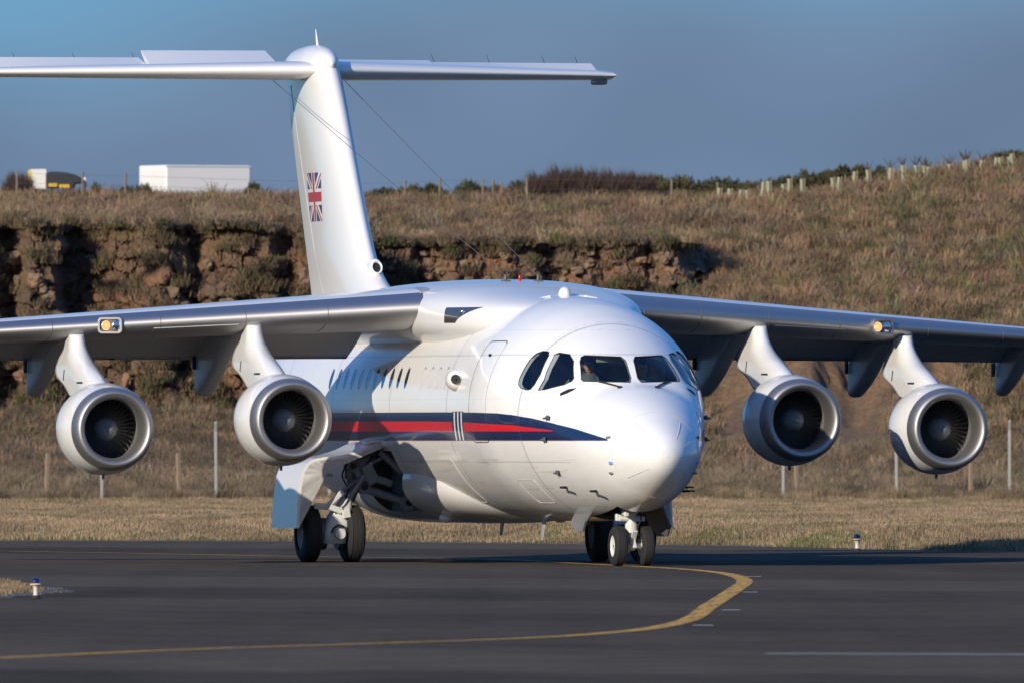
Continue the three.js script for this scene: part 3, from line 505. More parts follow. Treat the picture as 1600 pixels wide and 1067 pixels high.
// ---- wings
const LE = r => -6.51 - 0.326 * (r - 1.62), YL = r => 4.06 - 0.055 * (r - 1.62), chord = r => 4.35 - (4.35 - 1.55) * (r - 1.62) / (13.1 - 1.62), tc = r => 0.155 - 0.035 * (r - 1.62) / 11.5;
const thick = x => 5 * (0.2969 * Math.sqrt(x) - 0.126 * x - 0.3516 * x * x + 0.2843 * x ** 3 - 0.1036 * x ** 4);
const INC = 3 * Math.PI / 180;
function wingPt(sg, r, x, up, extra = 0) { // x along the chord 0..1; up +1/-1
  const c = chord(r), t = thick(x) * tc(r) * c + extra, cam = 0.018 * 4 * x * (1 - x) * c, ly = cam + up * t, lz = -x * c;
  return V(sg * r, YL(r) + ly * Math.cos(INC) + lz * Math.sin(INC), LE(r) + lz * Math.cos(INC) - ly * Math.sin(INC) * 0);
}
function wingStrip(sg, r0, r1, nr, xsUp, xsLow, extra = 0) { // closed section: along the upper surface then back along the lower
  const R = []; for (let i = 0; i <= nr; i++) { const r = r0 + (r1 - r0) * i / nr; R.push([...xsUp.map(x => wingPt(sg, r, x, 1, extra)), ...xsLow.map(x => wingPt(sg, r, x, -1, extra))]); } return toCreasedNormals(loft(R), 0.7);
}
const lerpArr = (a, b, n) => Array.from({ length: n + 1 }, (_, i) => a + (b - a) * i / n);
const sq = (a, b, n) => lerpArr(Math.sqrt(a), Math.sqrt(b), n).map(v => v * v);
function canoe(sg, r, zf, yf, za, ya, w, h) {
  const R = [], N = 18; for (let k = 0; k <= N; k++) { const t = k / N, e = Math.pow(Math.max(0.0005, Math.sin(Math.PI * Math.pow(t, 0.72))), 0.6), cy = yf + (ya - yf) * t - 0.10 * Math.sin(Math.PI * t), cz = zf + (za - zf) * t; R.push(superRing(w / 2 * e, h / 2 * e, -h / 2 * e, 0, 2.3, 24).map(p => V(sg * r + p.x, cy + p.y, cz + p.y * 0.35))); } return loft(R);
}
for (const sg of [-1, 1]) {
  const w = group('wing', plane), side = sg < 0 ? 'right' : 'left';
  mesh('wing_box', wingStrip(sg, 1.4, 13.1, 30, [...sq(0.10, 0.7, 14)], [...sq(0.13, 0.7, 14)].reverse()), greyPaint, w);
  const upper = lerpArr(0, 1, 30).map(t => 1.6 + t * 11.5);
  mesh('upper_skin', (() => { const R = []; for (const r of upper) R.push([...sq(0.085, 0.7, 14).map(x => wingPt(sg, r, x, 1, 0.004)), ...sq(0.085, 0.7, 14).reverse().map(x => wingPt(sg, r, x, 1, -0.02))]); return toCreasedNormals(loft(R), 0.7); })(), white, w);
  mesh('leading_edge', wingStrip(sg, 1.62, 13.1, 34, [...sq(0, 0.085, 10)].reverse(), [...sq(0.0008, 0.2, 14)], 0.005), alu, w);
  // lower leading-edge panel and seams
  for (const r of [3.1, 4.35, 5.65, 7.3, 8.7]) mesh('skin_joint', tube([...sq(0, 0.08, 6).reverse().map(x => wingPt(sg, r, x, 1, 0.006)), ...sq(0.002, 0.19, 8).map(x => wingPt(sg, r, x, -1, 0.006))], 0.006, 30, 5), darkGrey, w);
  mesh('lower_panel', (() => { const R = []; for (const r of lerpArr(4.45, 5.75, 8)) R.push([...sq(0.012, 0.09, 6).map(x => wingPt(sg, r, x, -1, 0.016)), ...sq(0.012, 0.09, 6).reverse().map(x => wingPt(sg, r, x, -1, 0.0))]); return toCreasedNormals(loft(R), 0.7); })(), alu, w);
  // flaps, lowered
  const flap = (r0, r1, drop) => { const R = []; for (const r of lerpArr(r0, r1, 10)) { const a = wingPt(sg, r, 0.69, -1), c = chord(r) * 0.3, th = 0.085 * c; const pts = []; for (const x of sq(0, 1, 10)) pts.push([x, thick(x) * th * 1.4]); for (const x of sq(0, 1, 10).reverse().slice(1, -1)) pts.push([x, -thick(x) * th * 0.9]);
    R.push(pts.map(([x, y]) => V(sg * r, a.y - 0.0 + 0.05 - x * c * Math.sin(drop) + y * Math.cos(drop), a.z + 0.02 - x * c * Math.cos(drop) - y * Math.sin(drop)))); } return loft(R); };
  mesh('flap', flap(1.85, 5.622, 0.42), greyPaint, w); mesh('flap', flap(5.624, 10.3, 0.42), greyPaint, w); mesh('aileron', flap(10.34, 13.0, 0.05), white, w);
  // flap track fairings
  for (const [r, k] of [[4.2, 1], [6.9, 0.92], [9.5, 0.8]]) {
    const yl = wingPt(sg, r, 0.55, -1).y, zl = LE(r) - chord(r) * 0.50;
    const sh = new THREE.Shape(); sh.moveTo(0.75 * k, 0.05); sh.lineTo(-1.55 * k, 0.02); sh.quadraticCurveTo(-1.78 * k, -0.45 * k, -1.74 * k, -0.92 * k); sh.quadraticCurveTo(-1.70 * k, -1.0 * k, -1.55 * k, -0.97 * k); sh.quadraticCurveTo(-0.85 * k, -0.78 * k, -0.25 * k, -0.42 * k); sh.quadraticCurveTo(0.3 * k, -0.12 * k, 0.75 * k, -0.02);
    const fg = new THREE.ExtrudeGeometry(sh, { depth: 0.05, bevelEnabled: true, bevelThickness: 0.11 * k, bevelSize: 0.09, bevelOffset: -0.09, bevelSegments: 5, curveSegments: 10 }); fg.rotateY(-Math.PI / 2); fg.translate(sg * r + 0.025, yl, zl);
    const f = mesh('flap_track_fairing', toCreasedNormals(fg, 0.6), greyPaint, w);
    mesh('flap_link', box(0.05, 0.26, 0.10, sg * r - 0.16, yl - 0.42 * k, zl - 1.62 * k, 0.02), black, f);
  }
  // landing light in the leading edge
  const rl = 6.41, p = wingPt(sg, rl, 0, 1), ll = group('landing_light', w);
  mesh('light_frame', (() => { const g = new THREE.ExtrudeGeometry((() => { const s = new THREE.Shape(roundPoly(-0.19, 0.19, -0.125, 0.125, 0.06).map(q => new THREE.Vector2(...q))); s.holes.push(new THREE.Path(roundPoly(-0.165, 0.165, -0.10, 0.10, 0.05).map(q => new THREE.Vector2(...q)))); return s; })(), { depth: 0.09, bevelEnabled: true, bevelSize: 0.006, bevelThickness: 0.006, bevelSegments: 2 }); g.rotateY(sg * 0.31); g.translate(p.x, p.y - 0.005, p.z - 0.045); return g; })(), aluLip, ll);
  mesh('light_housing', (() => { const g = new THREE.BoxGeometry(0.33, 0.20, 0.02); g.rotateY(sg * 0.31); g.translate(p.x, p.y - 0.005, p.z + 0.02); return g; })(), darkGrey, ll);
  const lamp = (dx, lit) => {
    const q = V(p.x + dx, p.y - 0.005, p.z + 0.035 - Math.abs(0) - dx * sg * 0.32);
    mesh(lit ? 'lit_lamp' : 'lamp', (() => { const g = new THREE.SphereGeometry(0.078, 24, 12, 0, Math.PI * 2, 0, Math.PI / 2); g.scale(1, 0.3, 1); g.rotateX(Math.PI / 2); g.translate(q.x, q.y, q.z); return g; })(), lit ? new THREE.MeshStandardMaterial({ color: 0x332211, emissive: new THREE.Color().setRGB(1, 0.56, 0.2), emissiveIntensity: 0.85, roughness: 0.2 }) : chrome, ll);
    mesh('lamp_ring', (() => { const g = new THREE.TorusGeometry(0.078, 0.008, 8, 28); g.translate(q.x, q.y, q.z); return g; })(), chrome, ll);
    if (lit) { const L = new THREE.PointLight(new THREE.Color().setRGB(1, 0.62, 0.28), 0.03, 6); L.position.set(q.x, q.y, q.z + 0.06); L.castShadow = true; L.shadow.radius = 2; ll.add(L); }
  };
  lamp(-0.08, true); lamp(0.085, false);
}
// inspection light behind a dark window in the root fairing
for (const sg of [-1, 1]) {
  const f = group('inspection_light', plane), S = (z, y) => { const s = NZ - z, t = (y - (qT(s) + qB(s)) / 2) / ((qT(s) - qB(s)) / 2); return qH(s) * Math.pow(1 - Math.min(1, Math.abs(t)) ** 2.7, 1 / 2.7); };
  const P = [[-5.35, 4.07], [-4.15, 4.09], [-4.55, 3.97], [-4.95, 3.83], [-5.38, 3.82]], N = 12, M = 10, pos = [], idx = [];
  for (let j = 0; j <= N; j++) { const y = 3.822 + (4.068 - 3.822) * j / N, a = -5.37 + 0.02 * j / N, b = -4.97 + 0.75 * Math.pow(j / N, 1.5); for (let i = 0; i <= M; i++) { const z = a + (b - a) * i / M; pos.push(sg * (Math.max(S(z, y), hullHalf(NZ - z, y)) + 0.006), y, z); } }
  for (let j = 0; j < N; j++) for (let i = 0; i < M; i++) { const a = j * (M + 1) + i; idx.push(a, a + 1, a + M + 1, a + 1, a + M + 2, a + M + 1); }
  const g = new THREE.BufferGeometry(); g.setAttribute('position', new THREE.Float32BufferAttribute(pos, 3)); g.setIndex(idx); g.computeVertexNormals();
  mesh('light_window', g, std(0.05, 0.05, 0.052, 0.08, { clearcoat: 1 }), f);
  mesh('lamp', (() => { const q = new THREE.SphereGeometry(0.05, 20, 12); q.translate(sg * (S(-4.72, 3.99) + 0.0), 4.0, -4.74); return q; })(), chrome, f);
}

// ---- engines
const duct = std(0.15, 0.15, 0.155, 0.6), fanMat = new THREE.MeshStandardMaterial({ color: new THREE.Color().setRGB(0.24, 0.235, 0.23), metalness: 0.7, roughness: 0.42 });
const lipGeo = (() => { const P = []; for (let k = 0; k <= 28; k++) { const t = k / 28; // from inside throat round the highlight to the outer joint
  const a = Math.PI * t, r = 0.565 - 0.098 * Math.cos(a) - (t > 0.5 ? 0 : 0), y = t < 0.5 ? Math.sin(a) * 0.22 - 0.22 : Math.sin(a) * 0.27 - 0.22 - 0.05; P.push([r, y]); } return P; })();
const lipG = lathe([[0.478, -0.48], [0.469, -0.34], ...lipGeo], 96);
const cowlG = lathe([[0.662, -0.268], [0.695, -0.42], [0.722, -0.6], [0.733, -0.8], [0.722, -1.0], [0.69, -1.2], [0.64, -1.4], [0.575, -1.62], [0.52, -1.8], [0.505, -1.8], [0.53, -1.5], [0.5, -1.2]], 96);
const ductG = lathe([[0.478, -0.48], [0.505, -0.7], [0.51, -1.2], [0.02, -1.22]], 72);
const nozzleG = lathe([[0.40, -1.5], [0.41, -1.9], [0.33, -2.5], [0.31, -2.5], [0.3, -2.2], [0.02, -2.2]], 48);
const spinnerG = lathe([[0.0, -0.42], [0.035, -0.428], [0.08, -0.455], [0.135, -0.52], [0.17, -0.6], [0.188, -0.7], [0.19, -0.82], [0.0, -0.83]], 48);
const bladeG = (() => { // one twisted fan blade along +x
  const pos = [], idx = []; for (let i = 0; i <= 6; i++) { const t = i / 6, r = 0.18 + 0.325 * t, tw = 0.5 + 0.55 * t, c = 0.036 + 0.014 * t; for (const s of [-1, 1]) pos.push(r, s * c * Math.cos(tw), -0.76 + s * c * 1.3 * Math.sin(tw)); }
  for (let i = 0; i < 6; i++) { const a = i * 2; idx.push(a, a + 1, a + 2, a + 1, a + 3, a + 2); }
  const g = new THREE.BufferGeometry(); g.setAttribute('position', new THREE.Float32BufferAttribute(pos, 3)); g.setIndex(idx); g.computeVertexNormals(); return g; })();
for (const g of [lipG, cowlG, ductG, nozzleG, spinnerG]) g.rotateX(Math.PI / 2);
const boltG = (() => { const L = []; for (let k = 0; k < 6; k++) { const b = new THREE.CylinderGeometry(0.009, 0.009, 0.012, 8); b.rotateX(Math.PI / 2); b.translate(0.04 * Math.cos(k * 1.047), 0.04 * Math.sin(k * 1.047), -0.43); L.push(b); } return merge(L); })();
for (const sg of [-1, 1]) for (const [r, z, y] of [[4.20, -4.88, 2.285], [6.90, -5.74, 2.145]]) {
  const e = group('engine', plane); e.position.set(sg * r, y, z);
  mesh('cowl', cowlG, white, e); mesh('intake_lip', lipG, aluLip, e); mesh('intake_duct', ductG, duct, e); mesh('exhaust_nozzle', nozzleG, darkGrey, e);
  mesh('spinner', spinnerG, std(0.24, 0.25, 0.265, 0.35), e); mesh('spinner_bolts', boltG, black, e);
  for (let k = 0; k < 38; k++) { const b = mesh('fan_blade', bladeG, fanMat, e); b.rotation.z = k / 38 * 6.2832 + 0.05 * r; }
  // pylon, in horizontal slices
  const yw = YL(r) - y, zw = LE(r) - z, h = yw / 1.64, R = [];
  const zf = pchip([0.5, .72, .92, 1.07, 1.2, 1.38, 1.75], [-.5, -.85, -1.4, -1.9, -2.2, zw + 0.06, zw - 0.05]), zr = pchip([0.5, .7, .88, .95, 1.12, 1.3, 1.75], [-2.4, -2.85, -3.4, -3.42, -3.25, -3.0, -2.85]), hw = pchip([0.5, .75, .95, 1.12, 1.3, 1.75], [.20, .205, .20, .185, .145, .10]);
  for (let k = 0; k <= 26; k++) { const q = 0.5 + (1.52 - 0.5) * k / 26, a = zf(q), b = zr(q), w = hw(q), ring = []; for (let j = 0; j < 28; j++) { const t = j / 28 * 2 * Math.PI, cz = (1 - Math.cos(t)) / 2; ring.push(V(Math.sign(Math.sin(t)) * w * (cz < 0.4 ? Math.sqrt(Math.max(0, 1 - ((0.4 - cz) / 0.4) ** 2)) : 1 - 0.12 * (cz - 0.4)) * (cz > 0.985 ? 0.6 : 1), q * h, a + (b - a) * cz)); } R.push(ring); }
  mesh('pylon', loft(R), white, e);
  mesh('pylon_vent', box(0.02, 0.03, 0.34, -0.20, 0.735, -1.62, 0.006), seal, e); mesh('pylon_slot', box(0.02, 0.18, 0.03, -0.195, 0.86, -2.7, 0.006, 0.4), seal, e);
  mesh('drain_mast', box(0.03, 0.09, 0.08, 0, -0.76, -0.85, 0.01), darkGrey, e);
  mesh('cowl_seam', [(() => { const g = new THREE.TorusGeometry(0.7315, 0.003, 5, 96); g.translate(0, 0, -0.86); return g; })(), (() => { const g = new THREE.TorusGeometry(0.664, 0.0035, 5, 96); g.translate(0, 0, -0.272); return g; })()], std(0.4, 0.4, 0.4, 0.5), e);
}

// ---- fin, tailplane
const finLE = pchip([3.9, 4.35, 4.6, 4.9, 5.25, 6.5, 7.8, 8.3], [-14.3, -14.95, -15.6, -16.15, -16.5, -17.5, -18.5, -18.95]), finTE = pchip([3.9, 7.8, 8.3], [-19.95, -21.8, -22.0]);
const finHalf = (y, x) => thick(clamp(x)) * (finTE(y) - Math.max(finLE(y), finLE(5.0) + 0.33 * 1.25 * 0)) * -0.125;
const finPt = (sg, y, x, o = 0) => { const a = finLE(y), b = finTE(y); return V(sg * (Math.abs(thick(x) * (0.125 + 0.045 * sst(5, 8, y)) * Math.min(4.2, a - b)) + o), y, a + (b - a) * x); };
{ const R = []; for (let k = 0; k <= 34; k++) { const y = 3.9 + 4.4 * k / 34, ring = []; for (let j = 0; j < 48; j++) { const t = j / 48 * 2 * Math.PI, x = (1 - Math.cos(t)) / 2; ring.push(finPt(Math.sign(Math.sin(t)) || 0, y, x)); } R.push(ring); } mesh('fin', loft(R), white, plane); }
mesh('rudder_hinge', [-1, 1].map(s => tube([4.3, 5.2, 6.2, 7.2, 7.9].map(y => finPt(s, y, 0.74, 0.002)), 0.008, 30, 5)), std(0.35, 0.35, 0.36, 0.5), plane);
{ // dorsal intake at the foot of the fin
  const g = new THREE.TorusGeometry(0.105, 0.022, 14, 40); g.scale(0.8, 1, 1.6); g.rotateX(-0.35); g.translate(0, 4.80, -15.85); const b = group('fin_intake', plane);
  mesh('intake_rim', g, white, b); mesh('intake_throat', (() => { const c = new THREE.CircleGeometry(0.105, 32); c.scale(0.8, 1, 1); c.rotateX(-0.35); c.translate(0, 4.80, -15.85); return c; })(), black, b);
  mesh('intake_body', (() => { const R = []; for (let k = 0; k <= 12; k++) { const t = k / 12, r = 0.122 * Math.sqrt(1 - t * t * 0.98); R.push(Array.from({ length: 24 }, (_, j) => V(0.8 * r * Math.cos(j / 24 * 6.2832), 4.82 + r * Math.sin(j / 24 * 6.2832), -15.9 - t * 0.9))); } return loft(R); })(), white, b);
}
{ // bullet where the tailplane joins
  const R = [], rad = pchip([18.78, 18.84, 19.0, 19.35, 19.9, 20.8, 22.1], [0.02, 0.10, 0.19, 0.28, 0.325, 0.29, 0.03]);
  for (let k = 0; k <= 40; k++) { const s = 18.78 + 3.32 * (k / 40) ** 1.4, r = rad(s); R.push(Array.from({ length: 32 }, (_, j) => V(r * 0.88 * Math.sin(j / 32 * 6.2832), 8.20 + r * 1.05 * Math.cos(j / 32 * 6.2832) + 0.02, -s))); }
  mesh('tail_bullet', loft(R), white, plane);
  mesh('tail_antenna', rod(V(0, 8.5, -19.75), V(0, 8.82, -19.9), 0.03, 0.008), white, plane);
}
const tLE = r => -19.1 - 0.385 * r + 0.1, tCh = r => 2.65 - 0.25 * r;
function tailPt(sg, r, x, up, e = 0) { return V(sg * r, 8.13 - 0.004 * r + up * thick(x) * 0.125 * tCh(r) + up * e, tLE(r) - x * tCh(r)); }
for (const sg of [-1, 1]) {
  const t = group('tailplane', plane), R = [];
  for (const r of lerpArr(0.05, 5.5, 18)) R.push([...sq(0, 0.62, 16).reverse().map(x => tailPt(sg, r, x, 1)), ...sq(0.001, 0.62, 16).map(x => tailPt(sg, r, x, -1))]);
  { const q = 5.545; R.push(R[0].map((_, i) => { const p = R[R.length - 1][i]; return V(sg * q, 8.11 + (p.y - 8.11) * 0.45, p.z); })); }
  mesh('stabiliser', toCreasedNormals(loft(R), 0.8), white, t);
  const elev = (r0, r1, rise) => { const Q = []; for (const r of lerpArr(r0, r1, 8)) { const a = tailPt(sg, r, 0.625, 1), b = tailPt(sg, r, 0.625, -1), c = tCh(r) * 0.375; Q.push([a, V(a.x, a.y * 0.45 + b.y * 0.1 + 8.13 * 0.45 + rise * 0.55, a.z - c * 0.5), V(a.x, 8.14 + rise, a.z - c), V(a.x, 8.125 + rise, a.z - c), V(a.x, b.y * 0.5 + 8.13 * 0.5 + rise * 0.45 - 0.02, a.z - c * 0.5), b]); } return toCreasedNormals(loft(Q), 0.8); };
  mesh('elevator', elev(0.42, 2.5, sg < 0 ? 0.36 : 0.22), white, t); mesh('elevator', elev(2.54, 5.45, sg < 0 ? 0.24 : 0.19), white, t);
  for (const r of [2.6, 3.6, 4.6, 5.2]) { const a = tailPt(sg, r, 1, 1); mesh('static_wick', rod(V(a.x, 8.13 + 0.2, a.z), V(a.x - 0.02, 8.13 + 0.33, a.z - 0.12), 0.005, 0.003, 6), black, t); }
  mesh('tip_light', [box(0.20, 0.10, 0.42, sg * 5.35, 8.0, tLE(5.35) - 0.45, 0.04)], greyPaint, t);
}
{ // flag print on both sides of the fin
  const cv = document.createElement('canvas'); cv.width = 600; cv.height = 400; const c = cv.getContext('2d');
  c.fillStyle = '#17306e'; c.fillRect(0, 0, 600, 400); c.save(); c.beginPath(); c.rect(0, 0, 600, 400); c.clip();
  const ln = (x0, y0, x1, y1, w, col) => { c.strokeStyle = col; c.lineWidth = w; c.beginPath(); c.moveTo(x0, y0); c.lineTo(x1, y1); c.stroke(); };
  ln(0, 0, 600, 400, 80, '#ececea'); ln(600, 0, 0, 400, 80, '#ececea'); ln(0, 12, 300, 212, 26, '#b8232f'); ln(600, 388, 300, 188, 26, '#b8232f'); ln(600, -12, 300, 188, 26, '#b8232f'); ln(0, 412, 300, 212, 26, '#b8232f');
  ln(300, 0, 300, 400, 134, '#ececea'); ln(0, 200, 600, 200, 134, '#ececea'); ln(300, 0, 300, 400, 80, '#b8232f'); ln(0, 200, 600, 200, 80, '#b8232f'); c.restore();
  const tex = new THREE.CanvasTexture(cv); tex.colorSpace = THREE.SRGBColorSpace; const m = new THREE.MeshPhysicalMaterial({ map: tex, ...PAINT });
  for (const sg of [-1, 1]) { const pos = [], uv = [], idx = [], N = 16; for (let j = 0; j <= N; j++) for (let i = 0; i <= N; i++) { const y = 5.60 + 0.81 * j / N, z = -19.72 + 1.22 * i / N - 0.0, a = finLE(y), b = finTE(y), x = clamp((z - a) / (b - a), 0.01, 0.99), p = finPt(sg, y, x, 0.003); pos.push(p.x, p.y, p.z); uv.push(sg < 0 ? 1 - i / N : i / N, j / N); }
    for (let j = 0; j < N; j++) for (let i = 0; i < N; i++) { const a = j * (N + 1) + i, q = [a, a + 1, a + N + 1, a + 1, a + N + 2, a + N + 1]; idx.push(...(sg < 0 ? q : q.reverse())); }
    const g = new THREE.BufferGeometry(); g.setAttribute('position', new THREE.Float32BufferAttribute(pos, 3)); g.setAttribute('uv', new THREE.Float32BufferAttribute(uv, 2)); g.setIndex(idx); g.computeVertexNormals(); mesh('flag_marking', g, m, plane); }
}
// ---- aerials and roof fittings
for (const sg of [-1, 1]) {
  mesh('wire_post', [rod(V(sg * 0.27, qT(8.6) - 0.06, -6.6), V(sg * 0.27, 4.60, -6.62), 0.035, 0.022), box(0.12, 0.03, 0.2, sg * 0.27, 4.505, -6.6, 0.01)], darkGrey, plane);
  mesh('aerial_wire', tube([V(sg * 0.27, 4.59, -6.62), V(sg * 0.45, 6.2, -13.3), V(sg * 0.62, 7.98, -20.4)], 0.005, 30, 5), darkGrey, plane);
}
mesh('beacon', [rod(V(0, 4.46, -6.75), V(0, 4.52, -6.75), 0.03), (() => { const g = new THREE.SphereGeometry(0.045, 20, 12); g.scale(0.55, 1.3, 0.55); g.translate(0, 4.55, -6.75); return g; })()], std(0.45, 0.02, 0.03, 0.2), plane);
mesh('satellite_dome', (() => { const g = new THREE.SphereGeometry(0.11, 28, 16); g.scale(0.9, 1.1, 1.3); g.translate(0, 4.27, -4.0); return g; })(), white, plane);
mesh('roof_panel', [box(0.22, 0.05, 0.5, -0.38, 4.21, -4.05, 0.02, 0, 0, 0.22), box(0.22, 0.07, 0.4, 0.33, 4.205, -3.8, 0.02, 0, 0, -0.2)], white, plane);
for (const [x, z, h] of [[-0.25, -4.3, 0.34], [-0.1, -7.4, 0.28]]) mesh('belly_aerial', (() => { const R = [0, 0.5, 1].map(t => superRing(0.02 - 0.01 * t, 0.12 - 0.05 * t, -0.12 + 0.02 * t, 0, 2, 12).map(p => V(x + p.x, 0.72 - t * h, z + p.y - t * 0.14))); return loft(R); })(), greyPaint, plane);
mesh('drain_pipe', [rod(V(0.05, 0.72, -3.4), V(0.05, 0.6, -3.42), 0.04), rod(V(-0.05, 0.7, -2.4), V(-0.05, 0.62, -2.4), 0.02)], darkGrey, plane);

// ---- undercarriage
const tyreG = R => w => { const P = []; for (let k = 0; k <= 24; k++) { const a = Math.PI * (k / 24), e = 0.62; P.push([R * 0.56 + R * 0.44 * Math.pow(Math.sin(a), e), -w / 2 * Math.sign(Math.cos(a)) * Math.pow(Math.abs(Math.cos(a)), 0.55)]); } return P; };
function wheel(parent, x, y, z, R, w, rimMat) {
  const g = group('wheel', parent); g.position.set(x, y, z);
  const prof = tyreG(R)(w), grooves = []; const t = lathe(prof, 64); t.rotateZ(Math.PI / 2); mesh('tyre', t, rubber, g);
  for (const gx of [-0.3, -0.1, 0.1, 0.3]) { const q = new THREE.TorusGeometry(R * 0.9945, R * 0.010, 5, 64); q.rotateY(Math.PI / 2); q.translate(gx * w, 0, 0); grooves.push(q); }
  mesh('tread_rib', grooves, std(0.03, 0.03, 0.032, 0.9), g);
  const rim = lathe([[0.02, -w * 0.36], [R * 0.2, -w * 0.36], [R * 0.24, -w * 0.26], [R * 0.42, -w * 0.24], [R * 0.52, -w * 0.40], [R * 0.57, -w * 0.42], [R * 0.57, w * 0.42], [R * 0.52, w * 0.40], [R * 0.42, w * 0.24], [R * 0.24, w * 0.26], [R * 0.2, w * 0.36], [0.02, w * 0.36]], 40); rim.rotateZ(Math.PI / 2); mesh('rim', rim, rimMat, g);
  return g;
}
{ const ng = group('nose_gear', plane);
  for (const x of [-0.222, 0.222]) wheel(ng, x, 0.312, 0, 0.312, 0.195, gearWhite);
  mesh('leg', [rod(V(0, 0.62, 0), V(0, 1.1, -0.03), 0.085), rod(V(0, 0.52, 0), V(0, 0.66, 0), 0.105), rod(V(0, 0.82, 0), V(0, 0.88, 0), 0.13), rod(V(0, 0.45, 0), V(0, 0.54, 0), 0.075)], gearWhite, ng);
  mesh('piston', rod(V(0, 0.30, 0), V(0, 0.5, 0), 0.045), chrome, ng);
  mesh('axle', [rod(V(-0.25, 0.312, 0), V(0.25, 0.312, 0), 0.045), (() => { const g = new THREE.SphereGeometry(0.075, 20, 12); g.translate(0, 0.31, 0); return g; })()], gearWhite, ng);
  mesh('torque_link', [box(0.09, 0.24, 0.03, 0, 0.46, 0.14, 0.012, 0.7), box(0.07, 0.2, 0.03, 0, 0.36, 0.14, 0.012, -0.7)], gearWhite, ng);
  mesh('steering_actuator', [rod(V(-0.2, 0.74, 0.02), V(0.2, 0.74, 0.02), 0.045), box(0.11, 0.12, 0.10, -0.2, 0.76, -0.02, 0.02), rod(V(0.02, 0.7, -0.05), V(0.3, 1.05, -0.7), 0.04)], gearWhite, ng);
  mesh('hose', tube([V(0.06, 0.9, 0.08), V(0.12, 0.75, 0.12), V(0.08, 0.6, 0.09), V(0.11, 0.42, 0.06)], 0.012, 20), black, ng);
  for (const sg of [-1, 1]) mesh('gear_door', (() => { const R = (sg < 0 ? [-1.5, -1.1, -0.75, -0.6] : [-0.95, -0.5, 0.05, 0.2]).map((z, i) => { const lo = sg < 0 ? [0.66, 0.52, 0.54, 0.70][i] : [0.60, 0.46, 0.46, 0.62][i]; return [V(sg * 0.40, 0.98, z), V(sg * 0.46, 0.86, z), V(sg * 0.56, lo, z), V(sg * 0.59, lo, z), V(sg * 0.49, 0.87, z), V(sg * 0.43, 1.0, z)]; }); return toCreasedNormals(loft(R), 0.5); })(), sg < 0 ? std(0.16, 0.16, 0.165, 0.5) : darkGrey, ng);
  mesh('bay_fairing', [box(0.08, 0.10, 0.2, -0.16, 0.84, 0.22, 0.02, 0.2)], white, ng);
}
